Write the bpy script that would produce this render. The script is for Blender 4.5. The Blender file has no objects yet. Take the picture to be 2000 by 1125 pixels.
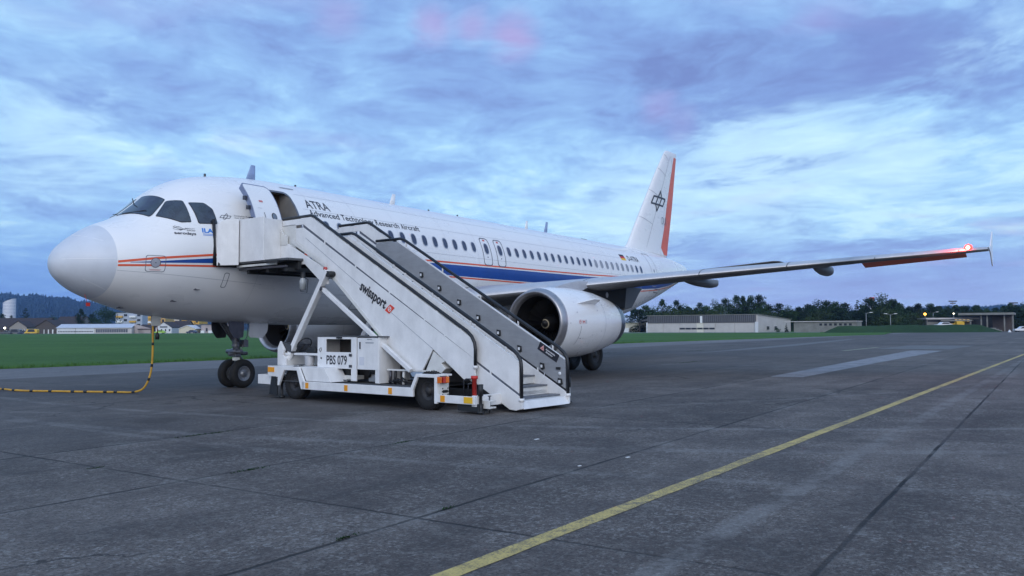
import bpy, bmesh, math, random
from mathutils import Vector, Matrix
random.seed(7)
SC = bpy.context.scene
COL = SC.collection
rad = math.radians

# ------------------------------------------------------------------ camera
CAM = Vector((-9.692, -18.745, 1.581))
YAW, PITCH, ROLL = rad(56.62), rad(2.783), rad(0.266)
FPX = 1612.4                                   # focal length in pixels of a 2000 px wide picture
cd = bpy.data.cameras.new('camera')
cam = bpy.data.objects.new('camera', cd)
COL.objects.link(cam)
cam.location = CAM
cam.rotation_euler = (Matrix.Rotation(-YAW, 3, 'Z') @ Matrix.Rotation(math.pi/2 + PITCH, 3, 'X') @ Matrix.Rotation(-ROLL, 3, 'Z')).to_euler()
cd.sensor_width = 36
cd.lens = FPX/2000*36
cd.clip_start = 0.1
cd.clip_end = 20000
SC.camera = cam

# ------------------------------------------------------------------ node helpers
class G:
    """tiny node graph writer"""
    def __init__(s, tree):
        s.t = tree; s.n = tree.nodes; s.l = tree.links
    def new(s, typ, **kw):
        nd = s.n.new(typ)
        for k, v in kw.items(): setattr(nd, k, v)
        return nd
    def put(s, sock, v):
        if isinstance(v, bpy.types.NodeSocket): s.l.new(v, sock)
        elif isinstance(v, (tuple, list)) and len(v) == 3 and sock.type == 'RGBA': sock.default_value = (*v, 1)
        else: sock.default_value = v
    def m(s, op, a, b=0.0, c=0.0, clamp=False):
        nd = s.new('ShaderNodeMath', operation=op, use_clamp=clamp)
        for i, v in enumerate((a, b, c)): s.put(nd.inputs[i], v)
        return nd.outputs[0]
    def vm(s, op, a, b=(0, 0, 0)):
        nd = s.new('ShaderNodeVectorMath', operation=op)
        s.put(nd.inputs[0], a); s.put(nd.inputs[1], b)
        return nd.outputs['Value'] if op in ('DOT_PRODUCT', 'LENGTH') else nd.outputs[0]
    def sep(s, v):
        nd = s.new('ShaderNodeSeparateXYZ'); s.put(nd.inputs[0], v)
        return nd.outputs[0], nd.outputs[1], nd.outputs[2]
    def comb(s, x, y, z):
        nd = s.new('ShaderNodeCombineXYZ')
        for i, v in enumerate((x, y, z)): s.put(nd.inputs[i], v)
        return nd.outputs[0]
    def noise(s, vec, scale, detail=4, rough=0.55, dist=0.0, dim='3D'):
        nd = s.new('ShaderNodeTexNoise', noise_dimensions=dim)
        s.put(nd.inputs['Vector'], vec); s.put(nd.inputs['Scale'], scale)
        s.put(nd.inputs['Detail'], detail); s.put(nd.inputs['Roughness'], rough); s.put(nd.inputs['Distortion'], dist)
        return nd.outputs['Fac']
    def ramp(s, f, pts, interp='LINEAR'):
        nd = s.new('ShaderNodeValToRGB'); s.put(nd.inputs[0], f)
        cr = nd.color_ramp; cr.interpolation = interp
        while len(cr.elements) < len(pts): cr.elements.new(0.5)
        for e, (p, c) in zip(cr.elements, pts):
            e.position = p
            e.color = (*c, 1) if isinstance(c, (tuple, list)) else (c, c, c, 1)
        return nd.outputs[0]
    def mix(s, f, a, b, blend='MIX'):
        nd = s.new('ShaderNodeMix', data_type='RGBA', blend_type=blend)
        s.put(nd.inputs[0], f); s.put(nd.inputs[6], a); s.put(nd.inputs[7], b)
        return nd.outputs[2]
    def step(s, v, a, b):
        nd = s.new('ShaderNodeMapRange', interpolation_type='SMOOTHSTEP')
        s.put(nd.inputs[0], v); nd.inputs[1].default_value = min(a, b); nd.inputs[2].default_value = max(a, b)
        if a > b: nd.inputs[3].default_value = 1.0; nd.inputs[4].default_value = 0.0
        return nd.outputs[0]

# ------------------------------------------------------------------ world: dusk sky with streaked cloud
W = bpy.data.worlds.new('World'); SC.world = W; W.use_nodes = True
g = G(W.node_tree); g.n.clear()
SUN_EL, SUN_AZ = rad(24), rad(232)             # azimuth clockwise from +Y: behind the camera
tc = g.new('ShaderNodeTexCoord').outputs['Generated']
d = g.vm('NORMALIZE', tc)
dx, dy, dz = g.sep(d)
sF, cF = math.sin(YAW), math.cos(YAW)
fr = g.vm('DOT_PRODUCT', d, (sF, cF, 0))        # 1 ahead, -1 behind
rt = g.vm('DOT_PRODUCT', d, (cF, -sF, 0))       # to the right
el = g.m('MAXIMUM', dz, 0.0)
inv = g.m('DIVIDE', 1.0, g.m('ADD', el, 0.10))
u = g.m('MULTIPLY', rt, inv); v = g.m('MULTIPLY', fr, inv)
# streets of cloud run across the view and climb a little to the right
pv = g.comb(g.m('ADD', g.m('MULTIPLY', u, 1.15), g.m('MULTIPLY', v, 0.42)), g.m('ADD', g.m('MULTIPLY', v, 1.0), g.m('MULTIPLY', u, -0.34)), 3.7)
warp = g.noise(pv, 0.7, 4, 0.5)
warp2 = g.noise(g.vm('ADD', pv, (9, 9, 9)), 0.7, 4, 0.5)
pw = g.vm('ADD', pv, g.comb(g.m('MULTIPLY', warp, 0.9), g.m('MULTIPLY', warp2, 0.8), 0.0))
nA = g.noise(pw, 0.98, 10, 0.58, 0.2)
nB = g.noise(g.vm('ADD', pw, (11.3, 4.1, 2.0)), 3.2, 9, 0.60, 0.3)
nC = g.noise(g.vm('ADD', pv, (31.3, 14.1, 9.0)), 0.33, 4, 0.5)
nD = g.noise(g.vm('ADD', pw, (5.3, 44.1, 9.0)), 11.0, 7, 0.62, 0.3)
cl = g.m('ADD', g.m('ADD', g.m('MULTIPLY', nA, 0.50), g.m('MULTIPLY', nB, 0.36)), g.m('MULTIPLY', nD, 0.14))
cl = g.m('ADD', g.m('MULTIPLY', g.m('SUBTRACT', cl, 0.5), 1.32), 0.49)
# lighter clear band about ten degrees up, heavier cloud above it and at the horizon on the left
band = g.ramp(el, [(0.0, 0.50), (0.05, 0.45), (0.12, 0.26), (0.19, 0.31), (0.27, 0.50), (0.5, 0.46)], 'EASE')
cl = g.m('ADD', cl, g.m('MULTIPLY', g.m('SUBTRACT', band, 0.44), 0.50))
cl = g.m('ADD', cl, g.m('MULTIPLY', g.m('SUBTRACT', nC, 0.5), 0.30))
clr = g.ramp(cl, [(0.26, (0.55, 0.82, 0.93)), (0.36, (0.38, 0.64, 0.89)), (0.46, (0.275, 0.475, 0.79)), (0.57, (0.21, 0.345, 0.67)), (0.70, (0.155, 0.222, 0.50))])
# pinkish tinge in places, stronger to the right and low down
pk = g.step(g.noise(g.vm('ADD', pv, (2.3, 8.1, 19.0)), 1.1, 4, 0.5), 0.56, 0.74)
pk = g.m('MULTIPLY', pk, g.m('ADD', 0.25, g.m('MULTIPLY', g.step(rt, -0.2, 0.5), 0.25)))
clr = g.mix(pk, clr, (0.42, 0.33, 0.66))
def toward(px, py):
    a_, b_ = (px-1000)/FPX, (562.5-py)/FPX+PITCH
    q_ = Vector((sF+a_*cF, cF-a_*sF, b_)); return tuple(q_.normalized())
def patch_(px, py, r0, r1):
    dd_ = g.vm('LENGTH', g.vm('SUBTRACT', g.vm('ADD', d, g.comb(g.m('MULTIPLY', g.m('SUBTRACT', nB, .5), .07), g.m('MULTIPLY', g.m('SUBTRACT', nA, .5), .07), g.m('MULTIPLY', g.m('SUBTRACT', nB, .5), .05))), toward(px, py)))
    return g.step(dd_, r1, r0)
# a few cloud masses catch the dawn pink, one stays dark violet
for px, py, r_, k_ in ((845, 38, .035, .5), (1005, 62, .04, .6), (925, 40, .03, .45), (660, 15, .04, .3), (1280, 205, .03, .3), (1330, 240, .03, .25)):
    clr = g.mix(g.m('MULTIPLY', patch_(px, py, .004, r_), k_), clr, (0.46, 0.30, 0.60))
for px, py, r_, k_ in ((1770, 115, .085, .6), (1680, 90, .06, .4), (1880, 140, .07, .35), (1560, 200, .10, .35), (1800, 400, .12, .45), (1650, 440, .08, .35), (1370, 240, .08, .3)):
    clr = g.mix(g.m('MULTIPLY', g.m('MULTIPLY', patch_(px, py, .01, r_), g.step(cl, .38, .55)), k_), clr, (0.150, 0.20, 0.50))
for px, py, r_, k_ in ((1480, 330, .12, .6), (1250, 420, .12, .45), (1650, 300, .08, .4), (1780, 310, .06, .4), (100, 270, .10, .35), (1960, 60, .07, .3)):
    clr = g.mix(g.m('MULTIPLY', g.m('MULTIPLY', patch_(px, py, .01, r_), g.step(cl, .58, .40)), k_), clr, (0.62, 0.86, 0.97))
lowr = g.m('MULTIPLY', g.m('SUBTRACT', 1.0, g.step(el, 0.03, 0.12)), g.step(rt, -0.25, 0.35))
clr = g.mix(g.m('MULTIPLY', lowr, 0.6), clr, (0.34, 0.42, 0.80))
lowl = g.m('MULTIPLY', g.m('SUBTRACT', 1.0, g.step(el, 0.03, 0.15)), g.m('SUBTRACT', 1.0, g.step(rt, -0.45, 0.05)))
clr = g.mix(g.m('MULTIPLY', lowl, 0.75), clr, (0.10, 0.26, 0.70))
sky = g.new('ShaderNodeTexSky', sky_type='NISHITA', sun_disc=False)
sky.sun_elevation = SUN_EL; sky.sun_rotation = SUN_AZ; sky.altitude = 400; sky.air_density = 1.0; sky.dust_density = 1.5
g.l.new(d, sky.inputs[0])
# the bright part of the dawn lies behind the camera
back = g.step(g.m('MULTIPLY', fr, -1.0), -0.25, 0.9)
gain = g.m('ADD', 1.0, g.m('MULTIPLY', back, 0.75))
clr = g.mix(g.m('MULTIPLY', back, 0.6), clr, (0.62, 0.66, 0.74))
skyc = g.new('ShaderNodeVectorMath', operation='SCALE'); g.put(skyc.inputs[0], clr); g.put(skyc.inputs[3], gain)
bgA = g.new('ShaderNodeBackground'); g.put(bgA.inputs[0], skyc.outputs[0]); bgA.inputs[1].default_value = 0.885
bgB = g.new('ShaderNodeBackground'); g.put(bgB.inputs[0], sky.outputs[0]); bgB.inputs[1].default_value = 0.012
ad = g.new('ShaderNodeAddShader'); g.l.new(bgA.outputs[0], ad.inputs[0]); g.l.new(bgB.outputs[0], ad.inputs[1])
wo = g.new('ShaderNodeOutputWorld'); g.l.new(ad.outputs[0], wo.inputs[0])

# ------------------------------------------------------------------ sun through cloud, behind the camera
sl = bpy.data.lights.new('sun', 'SUN'); so = bpy.data.objects.new('sun', sl); COL.objects.link(so)
sl.energy = 0.70; sl.angle = rad(38); sl.color = (1.0, 0.95, 0.90)
sdir = Vector((math.sin(SUN_AZ)*math.cos(SUN_EL), math.cos(SUN_AZ)*math.cos(SUN_EL), math.sin(SUN_EL)))
so.rotation_euler = sdir.to_track_quat('Z', 'Y').to_euler()

SC.view_settings.view_transform = 'Standard'
SC.view_settings.look = 'None'
SC.view_settings.exposure = 0.33
SC.view_settings.gamma = 1.0
SC.view_settings.use_curve_mapping = False

# ------------------------------------------------------------------ materials
MATS = {}
def mat(name, col, rough=0.5, metal=0.0, var=0.0, vscale=3.0, col2=None, spec=0.5, coat=0.0, bump=0.0, bscale=20.0, emit=None, estr=0.0, trans=0.0, alpha=1.0, streak=None, rvar=0.0):
    if name in MATS: return MATS[name]
    m = bpy.data.materials.new(name); m.use_nodes = True
    g = G(m.node_tree); p = g.n['Principled BSDF']
    p.inputs['Roughness'].default_value = rough; p.inputs['Metallic'].default_value = metal
    p.inputs['Specular IOR Level'].default_value = spec; p.inputs['Coat Weight'].default_value = coat
    p.inputs['Transmission Weight'].default_value = trans; p.inputs['Alpha'].default_value = alpha
    c = (*col, 1)
    p.inputs['Base Color'].default_value = c
    co = g.new('ShaderNodeTexCoord').outputs['Object']
    if var > 0 or col2:
        n1 = g.noise(co, vscale, 6, 0.6)
        if streak:
            mp = g.new('ShaderNodeMapping'); g.put(mp.inputs[0], co); mp.inputs['Scale'].default_value = streak
            n1 = g.m('ADD', g.m('MULTIPLY', n1, 0.5), g.m('MULTIPLY', g.noise(mp.outputs[0], vscale, 6, 0.65), 0.5))
        c2 = col2 if col2 else tuple(x*(1-var) for x in col)
        cc = g.ramp(n1, [(0.36, c2), (0.60, col)])
        g.put(p.inputs['Base Color'], cc)
        if rvar: g.put(p.inputs['Roughness'], g.m('ADD', rough - rvar/2, g.m('MULTIPLY', n1, rvar)))
    if bump:
        b = g.new('ShaderNodeBump'); b.inputs['Strength'].default_value = bump; b.inputs['Distance'].default_value = 0.02
        g.put(b.inputs['Height'], g.noise(co, bscale, 5, 0.6)); g.l.new(b.outputs[0], p.inputs['Normal'])
    if emit:
        p.inputs['Emission Color'].default_value = (*emit, 1); p.inputs['Emission Strength'].default_value = estr
    MATS[name] = m
    return m

WHITE = mat('white_paint', (0.80, 0.79, 0.78), 0.28, var=0.035, vscale=0.9, coat=0.25, streak=(0.4, 1, 3), rvar=0.1)
RADOME = mat('radome_paint', (0.60, 0.63, 0.68), 0.42, var=0.07, vscale=2.0)
BLUE = mat('blue_paint', (0.008, 0.065, 0.30), 0.3, var=0.12, vscale=2, coat=0.2)
RED = mat('orange_red_paint', (0.74, 0.10, 0.035), 0.38, var=0.12, vscale=2)
DGREY = mat('lettering_grey', (0.045, 0.05, 0.065), 0.5, var=0.1)
CYANB = mat('logo_blue', (0.01, 0.19, 0.62), 0.5, var=0.05)
SEAM = mat('panel_seam', (0.30, 0.32, 0.36), 0.6, var=0.2)
SEAMD = mat('door_outline', (0.13, 0.14, 0.17), 0.6, var=0.2)
GLASSD = mat('cockpit_glass', (0.030, 0.042, 0.060), 0.08, var=0.5, vscale=5, spec=0.7, coat=0.4)
PANE = mat('cabin_pane', (0.05, 0.065, 0.11), 0.12, var=0.3, vscale=8, spec=0.6)
PRIM = mat('window_rim', (0.36, 0.38, 0.43), 0.35, metal=0.4, var=0.1)
SEAL = mat('black_seal', (0.012, 0.013, 0.016), 0.6, var=0.3)
BMET = mat('bare_metal', (0.46, 0.47, 0.50), 0.28, metal=0.9, var=0.18, vscale=5, rvar=0.2)
DMET = mat('dark_metal', (0.10, 0.10, 0.115), 0.42, metal=0.75, var=0.3, vscale=6, rvar=0.2)
NOZ = mat('nozzle_metal', (0.20, 0.20, 0.225), 0.32, metal=0.85, var=0.35, vscale=4, streak=(1, 1, 6), rvar=0.2)
WGREY = mat('wing_grey', (0.135, 0.135, 0.14), 0.5, var=0.16, vscale=1.1, streak=(3, 0.5, 1))  # darkened so the colour carries the shade under the wing
SLAT = mat('slat_metal', (0.50, 0.51, 0.54), 0.35, metal=0.25, var=0.10, vscale=3, rvar=0.1)
DGP = mat('dark_panel', (0.010, 0.010, 0.012), 0.75, var=0.3)
RUB = mat('tyre_rubber', (0.009, 0.009, 0.010), 0.78, var=0.35, vscale=9, bump=0.2, bscale=60)
RIM = mat('wheel_rim', (0.22, 0.23, 0.25), 0.42, metal=0.5, var=0.3, vscale=14)
TRIM = mat('truck_rim', (0.03, 0.03, 0.034), 0.6, var=0.3, vscale=14)
DUCT = mat('inlet_duct', (0.011, 0.011, 0.013), 0.6, var=0.2)
FAN = mat('fan_blade', (0.010, 0.010, 0.011), 0.5, metal=0.3, var=0.2)
HYD = mat('gear_steel', (0.16, 0.165, 0.18), 0.35, metal=0.6, var=0.35, vscale=16, rvar=0.2)
GEARW = mat('gear_grey', (0.30, 0.31, 0.33), 0.45, var=0.25, vscale=10)
TW = mat('stairs_white', (0.77, 0.765, 0.76), 0.42, var=0.17, vscale=3.2, streak=(1, 1, 0.3), bump=0.03, bscale=8, rvar=0.15)
TW2 = mat('stairs_cream', (0.66, 0.655, 0.63), 0.5, var=0.14, vscale=3)
STEEL = mat('stairs_steel', (0.38, 0.39, 0.41), 0.36, metal=0.3, var=0.18, vscale=3, streak=(1, 1, 5), rvar=0.15)
HRAIL = mat('rubber_handrail', (0.010, 0.011, 0.014), 0.42, var=0.2)
TREAD = mat('tread_metal', (0.21, 0.22, 0.24), 0.5, metal=0.5, var=0.3, vscale=12, bump=0.3, bscale=90)
DECK = mat('deck_sheet', (0.085, 0.09, 0.10), 0.7, var=0.3, vscale=6, bump=0.2, bscale=80)
BLK = mat('black_part', (0.015, 0.016, 0.018), 0.55, var=0.3)
AMBER = mat('amber_reflector', (0.80, 0.32, 0.01), 0.35, var=0.1)
TAIL = mat('tail_lamp_red', (0.45, 0.02, 0.01), 0.2, var=0.2, coat=0.4)
TAILO = mat('tail_lamp_orange', (0.75, 0.16, 0.01), 0.2, var=0.2, coat=0.4)
REDP = mat('red_part', (0.55, 0.03, 0.02), 0.4, var=0.15)
YCAB = mat('cable_yellow', (0.56, 0.31, 0.03), 0.55, var=0.25, vscale=5)
LENS = mat('lamp_lens', (0.72, 0.74, 0.76), 0.15, var=0.1, coat=0.4)
SIGNB = mat('sign_black', (0.02, 0.02, 0.028), 0.5, var=0.1)
SIGNW = mat('sign_white', (0.75, 0.75, 0.76), 0.5, var=0.05)
PAPER = mat('paper_white', (0.7, 0.7, 0.68), 0.8, var=0.08)
CABIN = mat('cabin_lining', (0.30, 0.22, 0.15), 0.7, var=0.2)
CABIN2 = mat('cabin_wall', (0.62, 0.60, 0.57), 0.6, var=0.1)
FLB, FLR, FLG = mat('flag_black', (0.01, 0.01, 0.01), .5), mat('flag_red', (0.55, 0.02, 0.02), .5), mat('flag_gold', (0.80, 0.48, 0.01), .5)
CREAM = mat('placard_cream', (0.6, 0.6, 0.55), 0.6, var=0.1)

# ------------------------------------------------------------------ mesh helpers
class M:
    def __init__(s):
        s.v = []; s.f = []; s.mi = []; s.sm = []
    def add(s, vs, fs, mi=0, sm=False):
        o = len(s.v); s.v += [tuple(q) for q in vs]
        for f in fs:
            s.f.append(tuple(i+o for i in f)); s.mi.append(mi); s.sm.append(sm)
        return s
    def box(s, x0, x1, y0, y1, z0, z1, mi=0, mtx=None):
        vs = [Vector((x, y, z)) for z in (z0, z1) for y in (y0, y1) for x in (x0, x1)]
        if mtx: vs = [mtx @ q for q in vs]
        return s.add(vs, [(0, 2, 3, 1), (4, 5, 7, 6), (0, 1, 5, 4), (2, 6, 7, 3), (0, 4, 6, 2), (1, 3, 7, 5)], mi)
    def tube(s, pts, r, seg=10, mi=0, cap=True, sq=False):
        pts = [Vector(p) for p in pts]; n = len(pts)
        rs = r if isinstance(r, (list, tuple)) else [r]*n
        if sq: seg = 4
        ref = None; rings = []
        for i, p in enumerate(pts):
            t = (pts[min(i+1, n-1)] - pts[max(i-1, 0)]).normalized()
            if ref is None:
                a = Vector((0, 0, 1)) if abs(t.z) < 0.9 else Vector((0, 1, 0))
                ref = a.cross(t).normalized()
            else:
                ref = (ref - t*ref.dot(t)).normalized()
            b = t.cross(ref)
            off = math.pi/4 if sq else 0
            k = math.sqrt(2) if sq else 1
            rings.append([p + (ref*math.cos(off+2*math.pi*j/seg) + b*math.sin(off+2*math.pi*j/seg))*rs[i]*k for j in range(seg)])
        vs = [q for rg in rings for q in rg]
        fs = [(i*seg+j, i*seg+(j+1) % seg, (i+1)*seg+(j+1) % seg, (i+1)*seg+j) for i in range(n-1) for j in range(seg)]
        s.add(vs, fs, mi, not sq)
        if cap:
            s.add(rings[0], [tuple(reversed(range(seg)))], mi); s.add(rings[-1], [tuple(range(seg))], mi)
        return s
    def lathe(s, prof, org, axis='x', seg=48, mi=0, sm=True, cl=False):
        vs = []; o = Vector(org)
        for a, r in prof:
            for j in range(seg):
                t = 2*math.pi*j/seg; c, q = r*math.cos(t), r*math.sin(t)
                vs.append(o + (Vector((a, c, q)) if axis == 'x' else Vector((q, a, c)) if axis == 'y' else Vector((c, q, a))))
        n = len(prof)
        fs = [(i*seg+j, i*seg+(j+1) % seg, (i+1)*seg+(j+1) % seg, (i+1)*seg+j) for i in range(n-1) for j in range(seg)]
        return s.add(vs, fs, mi, sm)
    def prism(s, poly, t0, t1, axis='y', mi=0):
        def q(a, b, t): return (a, t, b) if axis == 'y' else (t, a, b) if axis == 'x' else (a, b, t)
        n = len(poly)
        vs = [q(a, b, t0) for a, b in poly] + [q(a, b, t1) for a, b in poly]
        fs = [tuple(range(n)), tuple(reversed(range(n, 2*n)))] + [(i, (i+1) % n, n+(i+1) % n, n+i) for i in range(n)]
        return s.add(vs, fs, mi)
    def loft(s, rings, mi=0, cap=True, sm=True):
        k = len(rings[0]); vs = [p for r in rings for p in r]
        fs = [(i*k+j, i*k+(j+1) % k, (i+1)*k+(j+1) % k, (i+1)*k+j) for i in range(len(rings)-1) for j in range(k)]
        s.add(vs, fs, mi, sm)
        if cap: s.add(rings[0], [tuple(reversed(range(k)))], mi); s.add(rings[-1], [tuple(range(k))], mi)
        return s
    def build(s, name, mats, parent=None, bevel=0, fix=True):
        me = bpy.data.meshes.new(name)
        me.from_pydata([tuple(q) for q in s.v], [], s.f)
        for mm in (mats if isinstance(mats, (list, tuple)) else [mats]): me.materials.append(mm)
        me.polygons.foreach_set('material_index', s.mi); me.polygons.foreach_set('use_smooth', s.sm)
        if fix:
            bm = bmesh.new(); bm.from_mesh(me); bmesh.ops.remove_doubles(bm, verts=bm.verts, dist=1e-5)
            bmesh.ops.recalc_face_normals(bm, faces=bm.faces); bm.to_mesh(me); bm.free()
        me.update()
        o = bpy.data.objects.new(name, me); COL.objects.link(o)
        if parent: o.parent = parent
        if bevel:
            b = o.modifiers.new('bevel', 'BEVEL'); b.width = bevel; b.segments = 2; b.limit_method = 'ANGLE'; b.angle_limit = rad(40)
        return o

def tag(o, label=None, cat=None, group=None, kind=None):
    if label: o['label'] = label
    if cat: o['category'] = cat
    if group: o['group'] = group
    if kind: o['kind'] = kind
    return o
def empty(name, loc=(0, 0, 0), rz=0.0):
    o = bpy.data.objects.new(name, None); COL.objects.link(o); o.location = loc; o.rotation_euler = (0, 0, rz); o.empty_display_size = 0.3
    return o
def copy_tree(o, parent=None):
    c = o.copy(); COL.objects.link(c); c.parent = parent
    for ch in list(o.children): copy_tree(ch, c)
    return c

def text2d(txt, size, bold=0.0, shear=0.0, spacing=1.0):
    cu = bpy.data.curves.new('t', 'FONT'); cu.body = txt; cu.size = size; cu.offset = bold; cu.shear = shear; cu.space_character = spacing
    cu.resolution_u = 3; cu.fill_mode = 'FRONT'
    o = bpy.data.objects.new('t', cu); COL.objects.link(o)
    me = bpy.data.meshes.new_from_object(o, depsgraph=bpy.context.evaluated_depsgraph_get())
    vs = [(q.co.x, q.co.y) for q in me.vertices]; fs = [tuple(p.vertices) for p in me.polygons]
    bpy.data.objects.remove(o); bpy.data.curves.remove(cu); bpy.data.meshes.remove(me)
    w = max(x for x, y in vs) if vs else 1
    return vs, fs, w
def fit_text(txt, width, height, **kw):
    """text scaled to a width and cap height"""
    vs, fs, w = text2d(txt, 1.0, **kw)
    x0 = min(x for x, y in vs)
    ys = [y for x, y in text2d('H', 1.0)[0]]; h = max(ys)
    return [((x-x0)*width/(w-x0), y*height/h) for x, y in vs], fs
def slice2d(vs, fs, step, ax=1):
    """cut flat polygons into strips so they can follow a curved skin"""
    bm = bmesh.new(); bv = [bm.verts.new((x, y, 0)) for x, y in vs]
    for f in fs:
        try: bm.faces.new([bv[i] for i in f])
        except ValueError: pass
    for a in ((0, 1) if ax == 2 else (ax,)):
        lo = min(q[a] for q in vs); hi = max(q[a] for q in vs); k = lo + step
        while k < hi:
            no = (1, 0, 0) if a == 0 else (0, 1, 0)
            bmesh.ops.bisect_plane(bm, geom=bm.verts[:]+bm.edges[:]+bm.faces[:], plane_co=(k, k, 0), plane_no=no)
            k += step
    bm.verts.index_update()
    V = [(q.co.x, q.co.y) for q in bm.verts]; Fc = [tuple(q.index for q in f.verts) for f in bm.faces]; bm.free()
    return V, Fc
def rounded(poly, r, n=4):
    out = []; k = len(poly)
    for i in range(k):
        p = Vector(poly[i]); a = Vector(poly[i-1]); b = Vector(poly[(i+1) % k])
        da = (a-p); db = (b-p); rr = min(r, da.length*0.45, db.length*0.45)
        s0 = p+da.normalized()*rr; s1 = p+db.normalized()*rr
        for j in range(n+1):
            t = j/n; out.append(tuple((1-t)**2*s0 + 2*t*(1-t)*p + t*t*s1))
    return out
def ring_faces(n):
    return [(i, (i+1) % n, n+(i+1) % n, n+i) for i in range(n)]

# ================================================================== AIRLINER
XS = [0,.03,.1,.3,.6,1,1.5,2,2.5,3,3.5,4,5,6,7,24,26,28,30,32,34,36,37.3,37.57]
TT = [3.1,3.25,3.385,3.585,3.82,4.06,4.28,4.66,5.10,5.38,5.54,5.63,5.73,5.76,5.76,5.76,5.76,5.76,5.74,5.68,5.57,5.42,5.24,5.1]
BB = [3.1,2.95,2.82,2.64,2.45,2.285,2.13,1.99,1.917,1.86,1.82,1.79,1.745,1.722,1.705,1.70,1.84,2.17,2.62,3.10,3.62,4.14,4.55,4.75]
WW = [0,.16,.32,.60,.877,1.12,1.345,1.524,1.66,1.755,1.825,1.88,1.945,1.97,1.975,1.975,1.95,1.88,1.71,1.44,1.10,.70,.36,.14]
def hermite(Y):
    s = [math.sqrt(x) for x in XS]; n = len(s)
    h = [s[i+1]-s[i] for i in range(n-1)]; dd = [(Y[i+1]-Y[i])/h[i] for i in range(n-1)]
    m = [dd[0]] + [0.0 if dd[i-1]*dd[i] <= 0 else (lambda a, b: (a+b)/(a/dd[i-1]+b/dd[i]))(2*h[i]+h[i-1], h[i]+2*h[i-1]) for i in range(1, n-1)] + [dd[-1]]
    def f(x):
        q = math.sqrt(min(max(x, 0), XS[-1]))
        i = 0
        while i < n-2 and q > s[i+1]: i += 1
        t = (q-s[i])/h[i]
        return (1+2*t)*(1-t)**2*Y[i]+t*(1-t)**2*h[i]*m[i]+t*t*(3-2*t)*Y[i+1]+t*t*(t-1)*h[i]*m[i+1]
    return f
fT, fB, fW = hermite(TT), hermite(BB), hermite(WW)
def skin(x, z, off=0.0, side=-1):
    """point on the fuselage skin at station x and height z, pushed out by off"""
    t, b, w = fT(x), fB(x), fW(x); c, h = (t+b)/2, (t-b)/2
    k = max(-0.999, min(0.999, (z-c)/h)); y = w*math.sqrt(1-k*k)
    n = Vector((0, y/w/w, (z-c)/h/h)).normalized()
    return Vector((x, side*(y+n.y*off), z+n.z*off))
def skinp(P, off=0.0):
    """push a nearby point radially on to the skin"""
    t, b, w = fT(P[0]), fB(P[0]), fW(P[0]); c, h = (t+b)/2, (t-b)/2
    y, z = P[1], P[2]-c; q = math.sqrt((y/w)**2+(z/h)**2)
    y, z = y/q, z/q; n = Vector((0, y/w/w, z/h/h)).normalized()
    return Vector((P[0], y+n.y*off, c+z+n.z*off))

AL = Vector((17.0, 0, 0))
plane = empty('airliner', AL)
tag(plane, 'white twin-engine research airliner with blue and orange cheat lines, front door open', 'airliner')
def part(m, name, mats, parent=None, **kw):
    o = m.build(name, mats, parent or plane, **kw)
    if parent is None: o.location = -AL
    return o

def ring(x, n=72):
    t, b, w = fT(x), fB(x), fW(x); c, h = (t+b)/2, (t-b)/2
    return [(x, w*math.sin(2*math.pi*j/n), c+h*math.cos(2*math.pi*j/n)) for j in range(n)]
RX = 0.93                                      # radome joint
DX0, DX1, DZ0, DZ1 = 4.72, 5.62, 3.42, 5.27     # front door opening
st = [RX] + [RX + 0.08*i for i in range(1, 14)] + [2.05+0.12*i for i in range(0, 36)] + [6.4+0.4*i for i in range(0, 44)] + [24+0.3*i for i in range(0, 44)] + [37.2, 37.35, 37.5, 37.56]
st = sorted(set(round(x, 3) for x in st if x <= 37.57))
f = M().loft([ring(x) for x in st], cap=False)
# cut the door opening
bm = bmesh.new()
bv = [bm.verts.new(q) for q in f.v]
for q in f.f: bm.faces.new([bv[i] for i in q])
for co, no in (((DX0, 0, 0), (1, 0, 0)), ((DX1, 0, 0), (1, 0, 0)), ((0, 0, DZ0), (0, 0, 1)), ((0, 0, DZ1), (0, 0, 1))):
    bmesh.ops.bisect_plane(bm, geom=bm.verts[:]+bm.edges[:]+bm.faces[:], plane_co=co, plane_no=no)
kill = [q for q in bm.faces if (lambda c: DX0 < c.x < DX1 and DZ0 < c.z < DZ1 and c.y < -0.5)(q.calc_center_median())]
bmesh.ops.delete(bm, geom=kill, context='FACES')
for q in bm.faces: q.smooth = True
bm.normal_update()
me = bpy.data.meshes.new('fuselage'); bm.to_mesh(me); bm.free(); me.materials.append(WHITE)
fus = bpy.data.objects.new('fuselage', me); COL.objects.link(fus); fus.parent = plane; fus.location = -AL
rs = [0.0005, .01, .03, .06, .1, .15, .2, .27, .35, .43, .52, .61, .7, .79, .87, RX]
part(M().loft([ring(x) for x in rs], cap=False).add(ring(0.0005), [tuple(range(72))], 0, True), 'radome', RADOME)

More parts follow.
